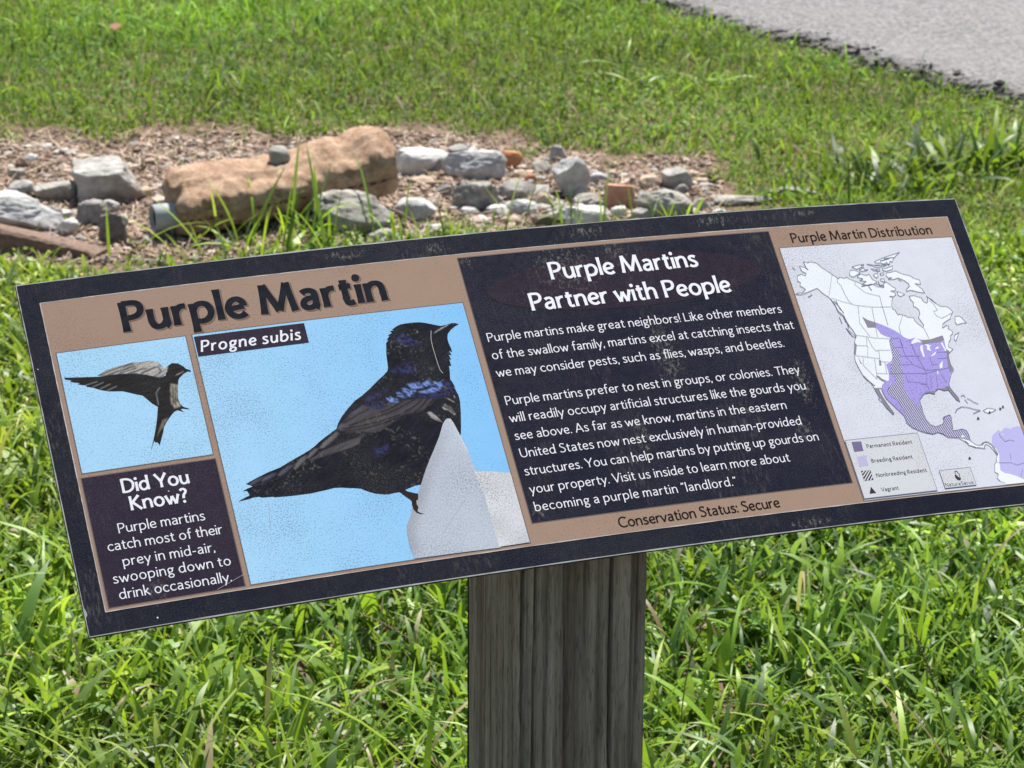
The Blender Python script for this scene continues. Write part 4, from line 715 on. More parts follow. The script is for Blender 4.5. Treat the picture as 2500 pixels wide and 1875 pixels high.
# ---- post and bracket
N = NT('weathered_wood'); o = N.obj()
g = N.noise(N.scale(o, (1, 1, .05)), 130, 6, .7); g2 = N.noise(N.scale(o, (1, 1, .025)), 42, 4, .6); g3 = N.noise(N.scale(o, (1, 1, .12)), 420, 3, .7)
c = N.mix(N.ramp(g, .32, .68), (.150, .158, .120), (.32, .332, .270))
c = N.mix(N.ramp(g2, .52, .64, 0, .62), c, (.085, .074, .054))
c = N.mix(N.ramp(g3, .52, .68, 0, .6), c, (.045, .041, .034))
N.base(c); N.set(.9, .15); N.bump(N.math('ADD', g, N.math('MULTIPLY', g3, .4)), .55, .006); WOOD = N.m
PS = .126
rnd = random.Random(11)
grooves = [(rnd.uniform(0, 1), rnd.uniform(.006, .024), rnd.uniform(.0008, .0030), rnd.uniform(-.04, .04), rnd.uniform(0, 9)) for _ in range(64)]
cracks = {0: [(.51, .020, .016, .03, 2.0), (.72, .014, .010, -.02, 5.0), (.23, .010, .006, .02, 1.0), (.36, .007, .006, .0, 3.0), (.05, .016, .006, .01, 4.0), (.14, .012, .007, .02, 6.0), (.61, .010, .005, -.01, 7.0), (.86, .012, .006, .01, 8.0), (.93, .007, .003, .0, 2.5)], 3: [(.35, .03, .006, .0, 1.0), (.7, .02, .005, .0, 3.0), (.88, .03, .006, .0, 5.0), (.15, .03, .005, .0, 2.0), (.52, .02, .004, .0, 6.0)]}
def face_dep(fc, t, z):
    d = 0
    for k, (c0, w, dp, sl_, ph) in enumerate(grooves):
        if k % 4 != fc: continue
        c = c0 + sl_ * (z - .4) + .005 * math.sin(z * 7 + ph)
        d += dp * math.exp(-((t - c) / w) ** 2)
    for c0, w, dp, sl_, ph in cracks.get(fc, ()):
        c = c0 + sl_ * (z - .5) +   .006 * math.sin(z * 9 + ph) + .003 * math.sin(z * 31 + ph)
        x = abs(t - c) / w; d += dp * max(0, 1 - x) ** .7 * (.6 + .4 * math.sin(z * 5 + ph))
    e = min(t, 1 - t)
    d += .0042 * math.exp(-(e / .028) ** 2) + .0012 * noise.noise(Vector((t * 14, z * 3, fc * 9)))
    if e < .05: d += .0025 * max(0, noise.noise(Vector((fc * 7 + t, z * 34, 1)))) 
    return d
def build_post():
    bm = bmesh.new(); nc, nr = 110, 90; ring = []
    cs = [(-1, -1), (1, -1), (1, 1), (-1, 1)]; cols = []
    for fc in range(4):
        a = cs[fc]; b = cs[(fc + 1) % 4]
        nrm = hv * ((a[0] + b[0]) / 2) + fv * ((a[1] + b[1]) / 2)
        for i in range(nc):
            t = i / nc; p = hv * (a[0] + (b[0] - a[0]) * t) * PS / 2 + fv * (a[1] + (b[1] - a[1]) * t) * PS / 2
            cols.append((fc, t, p, nrm))
    for fc, t, p, nrm in cols:
        # slanted top just under the board
        q = p + BASE - SC; ztop = SC.z + (-.016 - q.x * nv.x - q.y * nv.y) / nv.z
        col = []
        for j in range(nr + 1):
            z = -.12 + (ztop + .12) * j / nr; w = p - nrm * face_dep(fc, t, z)
            if t == 0: w = p * .962 - nrm * face_dep(fc, .0, z) * .5
            col.append(bm.verts.new((w.x, w.y, z)))
        ring.append(col)
    n_ = len(ring)
    for i in range(n_):
        a = ring[i]; b = ring[(i + 1) % n_]
        for j in range(nr): bm.faces.new((a[j], b[j], b[j + 1], a[j + 1]))
    bm.faces.new([r_[-1] for r_ in ring])
    bmesh.ops.recalc_face_normals(bm, faces=bm.faces)
    return bm
bm_obj('post', build_post(), WOOD, sign, smooth=False)
bm = bmesh.new()
def slab(bm, u0, u1, v0, v1, z0, z1):
    vs_ = [bm.verts.new(bent(POST_U, v, 0) + hv * (u - POST_U) + nv * z) for z in (z0, z1) for u, v in ((u0, v0), (u1, v0), (u1, v1), (u0, v1))]
    for q in ((0, 1, 2, 3), (7, 6, 5, 4), (0, 4, 5, 1), (1, 5, 6, 2), (2, 6, 7, 3), (3, 7, 4, 0)): bm.faces.new([vs_[i] for i in q])
slab(bm, -.12, .09, -.11, .10, -.012, -.005); bmesh.ops.recalc_face_normals(bm, faces=bm.faces)
bm_obj('mounting_plate', bm, plain_mat('galvanised', (.22, .22, .23), .5, .5, .8), sign)

# ================================================================== ROCKS AND THE OLD PIPE
def rock_mat(name, a, b, spot=None, scale=28):
    N = NT(name); o = N.obj(); n = N.noise(o, scale, 6, .65)
    c = N.mix(N.ramp(n, .32, .68), a, b)
    if spot: c = N.mix(N.ramp(N.noise(o, scale * .45, 4), .5, .64, 0, .75), c, spot)
    c = N.mix(N.ramp(N.noise(o, scale * 7, 3, .7), .6, .75, 0, .5), c, tuple(x * .45 for x in a))
    N.base(c); N.set(.88, .2); N.bump(N.noise(o, scale * 3, 6, .7), .55, .012)
    return N.m
RM = {
 'grey': rock_mat('grey_limestone', (.24, .23, .21), (.50, .485, .455), (.23, .185, .155)),
 'dark': rock_mat('lumpy_grey_stone', (.15, .142, .134), (.38, .365, .34), (.17, .14, .12), 45),
 'white': rock_mat('white_limestone', (.46, .45, .42), (.72, .71, .67), (.36, .32, .27)),
 'cool': rock_mat('cool_grey_stone', (.27, .27, .26), (.58, .575, .56), None),
 'lichen': rock_mat('lichen_stone', (.25, .235, .205), (.44, .42, .37), (.13, .12, .10), 40),
 'orange': rock_mat('orange_stone', (.36, .15, .07), (.50, .25, .13), None),
 'brick': rock_mat('old_brick', (.36, .19, .12), (.52, .31, .22), (.22, .12, .08)),
 'tan': rock_mat('tan_stone', (.40, .30, .22), (.56, .45, .35), None),
 'clod': rock_mat('dark_clod', (.12, .095, .085), (.24, .20, .18), (.32, .31, .30), 60),
 'moss': rock_mat('mossy_stone', (.10, .105, .06), (.20, .20, .13), (.07, .10, .03), 30),
 'half': rock_mat('stained_limestone', (.34, .34, .33), (.56, .56, .55), (.17, .125, .105), 16),
}
ROCKS = []
def rock(px0, py0, px1, py1, mat, label, seed, depth=.75, cuts=9, turn=0, lift=0, tilt=(.15, 0), rough=.13, name='rock', boxy=0, sq=.72, cat='rock', group='stones in the dirt bed'):
    rr = random.Random(seed)
    pf = at((px0 + px1) / 2, py1); k = pf.y / FPX / math.cos(.27) * 1.0
    wid = (px1 - px0) * k * 1.10; dep = wid * depth
    hgt = max(.012, ((py1 - py0) * k * 1.08 - dep * .13) / .97)
    bm = bmesh.new(); bmesh.ops.create_icosphere(bm, subdivisions=5 if wid > .06 else 4, radius=1)
    planes = []
    for i in range(cuts):
        n_ = Vector((rr.gauss(0, 1), rr.gauss(0, 1), rr.gauss(.1, .8))).normalized(); planes.append((n_, rr.uniform(.58, .95)))
    if boxy:
        planes = [(Vector(q).normalized(), boxy * rr.uniform(.9, 1.1)) for q in ((1, .1, .1), (-1, .1, .15), (.05, 1, .1), (-.08, -1, .12), (.12, .1, 1), (0, 0, -1))] + planes[:3]
    off = Vector((seed * 3.7, seed * 1.3, seed))
    if not boxy:
        for v in bm.verts: v.co = Vector([math.copysign(abs(q) ** sq, q) for q in v.co])
    for v in bm.verts:
        p = v.co.copy()
        for n_, d in planes:
            s_ = p.dot(n_)
            if s_ > d: p -= n_ * (s_ - d) * .93
        m = 1 + rough * (noise.noise(p * 1.7 + off) + .75 * (abs(noise.noise(p * 3.6 + off)) - .25) + .40 * noise.noise(p * 8 + off) + .22 * noise.noise(p * 18 + off))
        v.co = p * m
    bm.transform(Matrix.Rotation(tilt[0], 4, 'X') @ Matrix.Rotation(tilt[1], 4, 'Y') @ Matrix.Rotation(turn, 4, 'Z'))
    lo = [min(v.co[i] for v in bm.verts) for i in range(3)]; hi = [max(v.co[i] for v in bm.verts) for i in range(3)]
    h2 = hgt + .012
    for v in bm.verts:
        v.co = Vector(((v.co.x - (lo[0] + hi[0]) / 2) / (hi[0] - lo[0]) * wid, (v.co.y - (lo[1] + hi[1]) / 2) / (hi[1] - lo[1]) * dep, (v.co.z - lo[2]) / (hi[2] - lo[2]) * h2))
    o = bm_obj(name, bm, RM[mat], None, True)
    o.location = (pf.x, pf.y + dep / 2, ground_z(pf.x, pf.y + dep / 2) - .012 + lift)
    tag(o, label, cat, group); ROCKS.append((pf.x, pf.y + dep / 2, wid / 2, dep / 2)); return o

rock(172, 384, 338, 496, 'grey', 'big blocky grey rock with a flat slanting top, left of the mortar-covered pipe', 5, .8, 4, .25, 0, (.42, -.16), .08, boxy=.66)
rock(-60, 469, 141, 566, 'half', 'white topped rock with a brown stained hollow front at the left edge', 12, .62, 8, .3, 0, (0, .12), .12)
rock(81, 445, 182, 490, 'lichen', 'low flat pale rock lying behind the white topped stained rock', 21, .6, 7, .2, 0, (0, .1))
rock(186, 487, 258, 549, 'dark', 'dark grey wedge rock in front of the big blocky grey rock', 33, .7, 9, .5)
rock(137, 530, 190, 573, 'white', 'small bright white rock just above the brown slab', 41, .7, 7, .2)
rock(240, 518, 308, 590, 'clod', 'dark clod with pale bits between the brown slab and the grey pipe mouth', 52, .6, 6, .1, 0, (0, 0), .2)
rock(287, 512, 312, 545, 'cool', 'small upright grey stone leaning on the dark clod', 55, .7, 6, .4)
rock(283, 570, 309, 588, 'cool', 'little rounded grey pebble below the dark clod', 57, .8, 5, .1)
rock(766, 478, 953, 584, 'lichen', 'rounded lichen spotted boulder in front of the mortar block', 64, .55, 7, .2, 0, (0, 0), .13)
rock(629, 376, 657, 396, 'white', 'tiny white stone behind the small round stone on the mortar block', 71, .8, 6)
rock(743, 353, 783, 374, 'cool', 'small pale grey stone behind the raised end of the mortar block', 73, .7, 6)
rock(968, 362, 1098, 424, 'white', 'long white slab rock right of the mortar block', 82, .5, 7, .1, 0, (0, .2), .08)
rock(1080, 368, 1231, 441, 'cool', 'largest cool grey boulder with a pale sloping left flank', 95, .6, 8, .4, 0, (.1, -.1), .12)
rock(1096, 353, 1152, 384, 'grey', 'grey stone just behind the largest cool grey boulder', 101, .7, 7, .2)
rock(1222, 365, 1274, 408, 'orange', 'rust orange triangular stone near the grass edge', 113, .7, 6, .5, 0, (0, .2), .06)
rock(1106, 437, 1219, 514, 'dark', 'lumpy pitted dark grey rock under the largest cool grey boulder', 121, .6, 6, .3, 0, (0, 0), .2)
rock(1194, 432, 1322, 481, 'dark', 'long flat dark grey rock pointing right beside the lumpy pitted rock', 133, .55, 8, -.1, 0, (0, .2), .09)
rock(1220, 478, 1308, 519, 'cool', 'grey rock with a ridged back below the long flat dark rock', 144, .6, 7, .2, 0, (0, .15))
rock(965, 486, 1063, 541, 'cool', 'smooth grey rock with a dark underside in front of the right pipe end', 152, .6, 5, .1, 0, (0, .2), .07)
rock(1247, 410, 1290, 434, 'tan', 'small flat tan stone under the rust orange triangular stone', 161, .6, 5)
rock(1282, 418, 1308, 440, 'orange', 'tiny orange chip between the long dark rock and the tan stone', 166, .7, 5)
rock(1184, 492, 1244, 520, 'white', 'thin white flake lying in front of the lumpy pitted rock', 171, .5, 8)
rock(1220, 520, 1268, 543, 'tan', 'pinkish tan stone at the grass edge above the sign', 175, .6, 5)
rock(1350, 376, 1438, 475, 'cool', 'tall tilted grey rock with a dark triangular face', 183, .7, 6, .6, 0, (.5, -.55), .10, boxy=.66)
rock(1342, 350, 1386, 390, 'grey', 'half buried grey stone at the grass line behind the tall tilted rock', 191, .7, 7)
rock(1476, 438, 1551, 500, 'brick', 'broken orange brick standing upright among the grey stones', 203, .55, 2, .12, 0, (0, -.05), .05, name='broken_brick', boxy=.6, cat='brick')
rock(1342, 492, 1486, 548, 'white', 'largest bright white rock directly behind the top edge of the sign', 214, .5, 8, 0, 0, (0, .1), .1)
rock(1303, 510, 1400, 548, 'moss', 'dark mossy rock partly hidden left of the largest white rock', 222, .6, 6)
rock(1402, 455, 1479, 496, 'lichen', 'pale rounded rock leaning towards the broken brick', 231, .6, 6, .1, 0, (0, -.25))
rock(1492, 497, 1530, 523, 'white', 'small white chip at the foot of the broken brick', 243, .6, 5)
rock(1617, 408, 1690, 460, 'grey', 'wedge shaped grey rock with a bright flat top at the right end', 255, .7, 5, .5, 0, (.35, -.25), .07, boxy=.7)
rock(1555, 458, 1690, 530, 'lichen', 'wide knobbly pale rock right of the broken brick', 266, .55, 6, .2, 0, (0, 0), .22)
rock(1738, 498, 1775, 522, 'white', 'lone pale stone at the far right end of the dirt bed', 277, .7, 5)
rock(1310, 460, 1350, 500, 'tan', 'tan lump between the tall tilted rock and the ridged grey rock', 281, .6, 5)
rock(1330, 478, 1385, 500, 'lichen', 'flat pale chip behind the largest white rock', 284, .6, 5)
rock(1160, 520, 1190, 538, 'white', 'tiny pale pebble nearest the sign below the lumpy pitted rock', 287, .7, 4)
rock(60, 372, 90, 392, 'white', 'small pale pebble alone on the bare soil at far left', 291, .7, 4)
rock(186, 377, 224, 393, 'tan', 'flat tan chip on the soil behind the big blocky grey rock', 293, .6, 4)

rock(1745, 470, 1885, 494, 'lichen', 'longer of two low pale stone slivers at the far right of the dirt bed', 311, .35, 7, .1, 0, (.1, -.06))
rock(1880, 454, 2010, 476, 'lichen', 'thin pale stone sliver nearest the broad leaved grass tufts', 313, .3, 7, .05, 0, (.1, -.05))
for i_, (x0, y0, x1, y1, m_, lb) in enumerate((
    (20, 410, 62, 436, 'lichen', 'small rough stone on the soil above the white topped stained rock'),
    (1003, 430, 1060, 456, 'tan', 'low tan stone between the long white slab and the smooth grey rock'),
    (1060, 446, 1104, 476, 'dark', 'small dark stone touching the left side of the lumpy pitted rock'),
    (1290, 446, 1350, 474, 'grey', 'grey stone wedged between the long flat dark rock and the tall tilted rock'),
    (1440, 410, 1486, 436, 'cool', 'small cool grey stone behind the broken brick'),
    (1560, 428, 1610, 456, 'tan', 'pinkish stone between the broken brick and the wedge shaped rock'),
    (340, 566, 376, 590, 'lichen', 'rough pale stone directly under the grey pipe mouth'),
    (1040, 548, 1090, 566, 'white', 'small bright stone at the grass edge in front of the smooth grey rock'),
    (330, 450, 372, 478, 'tan', 'tan stone between the big blocky grey rock and the mortar block'),
    (1120, 505, 1165, 526, 'cool', 'flat grey stone tucked under the front of the lumpy pitted rock'),
    (1040, 395, 1085, 424, 'grey', 'grey stone in front of the long white slab rock'),
    (1300, 385, 1346, 416, 'lichen', 'mottled stone between the rust orange stone and the tall tilted rock'),
    (1430, 470, 1478, 500, 'dark', 'dark stone wedged between the pale rounded rock and the tall tilted rock'),
    (1545, 500, 1590, 528, 'grey', 'grey stone between the broken brick and the wide knobbly pale rock'),
    (240, 480, 290, 514, 'grey', 'grey stone directly in front of the big blocky grey rock'),
    (100, 500, 150, 540, 'dark', 'dark stone touching the right side of the white topped stained rock'),
    (20, 440, 80, 476, 'grey', 'grey stone behind the white topped stained rock at far left'),
    (900, 560, 960, 590, 'lichen', 'small rough stone in front of the lichen spotted boulder'),
    (1180, 470, 1226, 496, 'white', 'small white stone between the lumpy pitted rock and the ridged grey rock'),
    (1640, 440, 1690, 466, 'lichen', 'low pale stone in front of the wedge shaped grey rock'),
    (1690, 470, 1735, 500, 'grey', 'grey stone at the right edge of the dirt bed below the wedge shaped rock'))):
    rock(x0, y0, x1, y1, m_, lb, 400 + i_ * 7, .7, 7, .3 * i_)
# mortar-cased drain pipe: body + pipe
Lf = at(455, 592, 0); YR = Lf.y + .20
Rf = at_y(983, 484, YR)
axis = (Rf - Lf); LEN = axis.length; ax = axis.normalized(); wd = Vector((-ax.y, ax.x, 0)).normalized(); upv = Vector((0, 0, 1))
tl = at_y(470, 492, Lf.y + .01).z - Lf.z; tr_ = at_y(938, 372, YR).z - Rf.z
WID = .165
pipe_root = tag(empty('pipe_block', Lf), 'tan mortar block cast round a grey plastic pipe, lying across the dirt bed', 'drain pipe')
def build_mortar():
    bm = bmesh.new(); nt, na = 130, 84; rows = []
    for i in range(nt + 1):
        t = i / nt; base = ax * (LEN * t)
        h = tl + (tr_ - tl) * t
        bump_ = .030 * math.exp(-((t - .80) / .13) ** 2) + .026 * math.exp(-((t - .97) / .06) ** 2)   # the raised right-hand end
        row = []
        for j in range(na):
            a = 2 * math.pi * j / na
            ca, sa = math.cos(a), math.sin(a); n_ = 5.5
            r = (abs(ca) ** n_ + abs(sa) ** n_) ** (-1 / n_)
            y = .5 * WID * (1 + r * ca); z = .5 * h * (1 + r * sa)
            hf_, dh_ = h * (1.07 - .05 * t), .036 - .022 * t
            sag = np.interp(t, [0, .10, .31, .52, .62, .74, .80, .88, .97, 1], [.002, -.002, .006, .012, .004, -.012, -.004, -.018, -.018, -.008])
            z *= (hf_ + dh_ * min(1, max(0, y / WID)) ** .8) / h
            if sa > 0: z -= sag * sa ** .5; z -= .012 * max(0, 1 - y / WID * 2.2) * (1 + noise.noise(Vector((t * 9, 1, 5))))
            endk = min(t, 1 - t); sh = 1 - .16 * math.exp(-(endk / .018) ** 2)
            y = .5 * WID + (y - .5 * WID) * sh; z = .45 * h + (z - .45 * h) * sh
            if ca < 0: y += .022 * max(0, 1 - z / (h * .92)) * min(1, -ca * 2)
            p = base + wd * y + upv * z
            q = p * 1.0
            d = noise.noise(q * 14) * .008 + noise.noise(q * 34 + Vector((3, 1, 2))) * .0065 + abs(noise.noise(q * 75)) * .0055 - .010 * max(0, noise.noise(q * 40 + Vector((1, 7, 3))) - .35)
            front_low = ca < -.5 and sa < .35
            if front_low: d *= .6
            if -.9 < ca < -.2 and sa > .3: d -= .016 * max(0, noise.noise(q * 18 + Vector((9, 9, 9)))) + .004
            nrm = (wd * ca + upv * sa)
            p = p + nrm * d + ax * noise.noise(q * 30 + Vector((5, 5, 5))) * (.012 * math.exp(-(endk / .05) ** 2))
            row.append(bm.verts.new(p))
        rows.append(row)
    for a, b in zip(rows[:-1], rows[1:]):
        for j in range(na): bm.faces.new((a[j], a[(j + 1) % na], b[(j + 1) % na], b[j]))
    for row in (rows[0], rows[-1]):
        c_ = sum((v.co for v in row), Vector()) / na
        mid = [bm.verts.new(v.co.lerp(c_, .5) + ax * noise.noise(v.co * 40) * .008) for v in row]; cv = bm.verts.new(c_)
        for j in range(na):
            bm.faces.new((row[j], row[(j + 1) % na], mid[(j + 1) % na], mid[j])); bm.faces.new((mid[j], mid[(j + 1) % na], cv))
    bmesh.ops.recalc_face_normals(bm, faces=bm.faces); return bm
N = NT('sandy_mortar'); o = N.obj()
c = N.mix(N.ramp(N.noise(o, 34, 8, .75), .36, .64), (.28, .17, .108), (.58, .42, .295))
c = N.mix(N.ramp(N.noise(o, 9, 4), .5, .72, 0, .6), c, (.36, .22, .165))
c = N.mix(N.ramp(N.noise(o, 190, 3, .7), .58, .7, 0, .7), c, (.18, .11, .075))
N.base(c); N.set(.95, .1); N.bump(N.noise(o, 150, 6, .8), 1.0, .006); MORTAR = N.m
mortar = bm_obj('mortar_casing', build_mortar(), MORTAR, pipe_root, True)
def build_tube(p0, p1, r, wall, dip=0):
    bm = bmesh.new(); d = (p1 - p0).normalized(); a = d.orthogonal().normalized(); b = d.cross(a); n_ = 40
    rings = []
    for p, rad in ((p0 + d * .0015, r), (p0, r - .0015), (p0, r - wall), (p0 + d * .06, r - wall)):
        rings.append([bm.verts.new(p + (a * math.cos(2 * math.pi * i / n_) + b * math.sin(2 * math.pi * i / n_)) * rad) for i in range(n_)])
    for p, rad in ((p1 - d * .06, r - wall), (p1, r - wall), (p1, r - .0015), (p1 - d * .0015, r)):
        rings.append([bm.verts.new(p + (a * math.cos(2 * math.pi * i / n_) + b * math.sin(2 * math.pi * i / n_)) * rad) for i in range(n_)])
    pairs = [(0, 1), (1, 2), (2, 3), (4, 5), (5, 6), (6, 7), (7, 0)]
    for x, y in pairs:
        for i in range(n_): bm.faces.new((rings[x][i], rings[x][(i + 1) % n_], rings[y][(i + 1) % n_], rings[y][i]))
    bmesh.ops.recalc_face_normals(bm, faces=bm.faces); return bm
pr = .029
pcl = at_y(372, 533, Lf.y + .055) - Lf; pcr = at_y(998, 400, YR + .10) - Lf
PLASTIC = plain_mat('grey_plastic', (.31, .335, .335), .45, .4, 0, .08, 30); pdir = (pcr - pcl).normalized(); pdn = (pdir + Vector((0, 0, -.10))).normalized()
bm_obj('plastic_pipe', build_tube(pcl, pcl + pdn * .13, pr, .004), PLASTIC, pipe_root, True)
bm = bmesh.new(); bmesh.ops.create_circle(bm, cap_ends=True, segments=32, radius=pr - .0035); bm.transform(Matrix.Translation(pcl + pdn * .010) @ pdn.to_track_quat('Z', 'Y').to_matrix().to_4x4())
bm_obj('mouth_shade_disc', bm, plain_mat('mouth_shade', (.016, .018, .014), .95, .1), pipe_root)  # near-black disc paints the shade inside the pipe opening
# pebble lying on the mortar block
o = rock(661, 374, 706, 415, 'lichen', 'small round pale topped stone resting on top of the mortar block', 301, .85, 7, .5, 0, (.3, .1), .10, sq=.78)
bpy.context.view_layer.update()
q = at_y(683, 412, Lf.y + ax.y * .24 + .10); hit, hp, _, _ = mortar.ray_cast(Vector((q.x, q.y, 2)) - Lf, Vector((0, 0, -1))); o.location = (q.x, q.y, (hp + Lf).z - .013 if hit else q.z)
# brown slab at the left edge
def build_slab():
    bm = bmesh.new(); n_ = 60; A_ = at(-160, 604, 0); B_ = at(232, 630, 0); rows = []
    back = Vector((.03, .085, 0))
    for i in range(n_ + 1):
        t = i / n_; p = A_.lerp(B_, t); h = .062 * (1 - t) ** .8 + .006
        w = lambda s_: noise.noise(Vector((t * 22, s_, 3))) * .004
        rows.append([bm.verts.new(p + back * u + Vector((0, w(k), z * h + (w(k + 5) if z > 0 else 0)))) for k, (u, z) in enumerate(((0, -.3), (0, .45), (.02, .85), (.10, 1), (.35, .96), (.62, .86), (.66, .5), (.66, -.3)))])
    for a, b in zip(rows[:-1], rows[1:]):
        for k in range(7): bm.faces.new((a[k], a[k + 1], b[k + 1], b[k]))
    bm.faces.new(rows[0]); bm.faces.new(rows[-1]); bmesh.ops.recalc_face_normals(bm, faces=bm.faces); return bm
tag(bm_obj('stone_slab', build_slab(), rock_mat('brown_slab', (.14, .095, .072), (.26, .18, .14), None, 70), None, False), 'brown earthy slab sloping down into the grass at the left edge', 'slab')
def twig(pts, r, mat, label):
    bm = bmesh.new(); rings = []
    for i, p in enumerate(pts):
        a = pts[max(0, i - 1)]; b = pts[min(len(pts) - 1, i + 1)]; d = (b - a).normalized(); x = d.orthogonal().normalized(); y = d.cross(x)
        rr_ = r * (1 - .4 * i / len(pts)); rings.append([bm.verts.new(p + (x * math.cos(k * math.pi / 3) + y * math.sin(k * math.pi / 3)) * rr_) for k in range(6)])
    for a, b in zip(rings[:-1], rings[1:]):
        for k in range(6): bm.faces.new((a[k], a[(k + 1) % 6], b[(k + 1) % 6], b[k]))
    bm.faces.new(rings[0][::-1]); bm.faces.new(rings[-1])
    return tag(bm_obj('twig', bm, mat, None, True), label, 'twig')
TW = plain_mat('dead_twig', (.26, .19, .15), .8, .2, 0, .3, 60)
q0, q1 = at(955, 512, .035), at(1032, 549, .004)
twig([q0.lerp(q1, i / 6) + Vector((0, 0, .003 * math.sin(i))) for i in range(7)], .0035, TW, 'thin brown twig lying against the smooth grey rock beside the mortar block')

# ---- loose crumbs of soil and gravel (nobody could count them)
rs = np.random.RandomState(3)
ico = bmesh.new(); bmesh.ops.create_icosphere(ico, subdivisions=1, radius=1)
icv = np.array([v.co[:] for v in ico.verts]); icf = np.array([[v.index for v in f_.verts] for f_ in ico.faces]); ico.free()
def crumbs(X, Y, size, z0, tint):
    n = len(X); jit = 1 + rs.uniform(-.34, .34, (n, len(icv), 1))
    ang = rs.uniform(0, 6.28, n); ca, sa = np.cos(ang), np.sin(ang)
    sc = size[:, None] * rs.uniform(.55, 1.35, (n, 3)) * np.array([1, 1, .75])
    P = icv[None] * jit * sc[:, None, :]
    x = P[..., 0] * ca[:, None] - P[..., 1] * sa[:, None]; y = P[..., 0] * sa[:, None] + P[..., 1] * ca[:, None]
    V = np.stack([x + X[:, None], y + Y[:, None], P[..., 2] + z0[:, None]], -1).reshape(-1, 3)
    F = (icf[None] + (np.arange(n) * len(icv))[:, None, None]).reshape(-1, 3)
    return V, F, np.repeat(tint, len(icv), 0)
def tint_mat(name, rough=.9, spec=.15, translucent=0.0, back=1.0):
    N = NT(name); c = N.attr()
    n = N.noise(N.obj(), 160, 3); c = N.mix(N.ramp(n, .35, .7, 0, .35), c, N.mix(.5, c, (.02, .02, .015)))
    N.base(c); N.set(rough, spec)
    if translucent:
        tr = N.new('BsdfTranslucent'); N.ln(N.mix(.45, c, (.30, .42, .02)), tr.inputs['Color'])
        mx = N.new('MixShader'); mx.inputs[0].default_value = translucent
        N.ln(N.b.outputs[0], mx.inputs[1]); N.ln(tr.outputs[0], mx.inputs[2]); N.ln(mx.outputs[0], N.n['Material Output'].inputs[0])
    return N.m
lo, hi = dirt.min(0), dirt.max(0)
nC = 42000
X = rs.uniform(lo[0], hi[0], nC); Y = rs.uniform(lo[1], hi[1], nC); dd = poly_dist(X, Y, dirt)
k = dd > -.10 * rs.rand(nC) ** 2
X, Y = X[k], Y[k]
size = np.clip(np.exp(rs.normal(math.log(.0034), .5, len(X))), .0015, .013)
gz_ = np.array([ground_z(a, b) for a, b in zip(X, Y)])
pal = np.array([(.26, .19, .14), (.36, .27, .21), (.18, .125, .09), (.50, .42, .35), (.42, .32, .245), (.34, .32, .29), (.10, .07, .05)])
ti = pal[rs.choice(len(pal), len(X), p=[.24, .22, .20, .09, .10, .05, .10])] * rs.uniform(.8, 1.15, (len(X), 1))
X2 = rs.uniform(lo[0], hi[0], 900); Y2 = rs.uniform(lo[1], hi[1], 900); k = (poly_dist(X2, Y2, dirt) > .01) & (rs.rand(900) < np.interp(X2, [-1.2, -.4, .1], [.5, .25, 1])); X2, Y2 = X2[k], Y2[k]
s2 = np.clip(np.exp(rs.normal(math.log(.0095), .4, len(X2))), .005, .020); t2 = np.array([(.52, .50, .46), (.36, .34, .32), (.50, .40, .33), (.24, .22, .21)])[rs.choice(4, len(X2), p=[.3, .3, .25, .15])]
X = np.r_[X, X2]; Y = np.r_[Y, Y2]; size = np.r_[size, s2]; ti = np.r_[ti, t2]; gz_ = np.r_[gz_, [ground_z(a, b) for a, b in zip(X2, Y2)]]
V, F, T = crumbs(X, Y, size, gz_ + size * .35, ti)
tag(link('gravel', np_mesh('gravel', V, F, T, False), tint_mat('soil_crumb')), 'loose brown soil crumbs and small gravel on the bare dirt bed', 'gravel', kind='stuff')
# broken asphalt crumbs along the road edge
ei = rs.randint(60, len(edge) - 60, 1500); off = rs.normal(-.045, .035, 1500)
X = np.array([edge[i].x for i in ei]) + off * side.x + np.array([jag[i] * side.x for i in ei]); Y = np.array([edge[i].y for i in ei]) + off * side.y + np.array([jag[i] * side.y for i in ei])
size = np.clip(np.exp(rs.normal(math.log(.005), .5, 1500)), .002, .016); zt = np.interp(off, [-.1, -.06, -.02, .02], [0, .005, .018, .029])
ti = np.array([(.10, .092, .085), (.17, .16, .15), (.06, .054, .048), (.22, .18, .14)])[rs.choice(4, 1500, p=[.4, .25, .25, .1])]
V, F, T = crumbs(X, Y, size, zt + size * .2, ti)
tag(link('asphalt_crumbs', np_mesh('asphalt_crumbs', V, F, T, False), tint_mat('asphalt_crumb')), 'dark broken asphalt crumbs along the ragged road edge', 'rubble', kind='stuff')

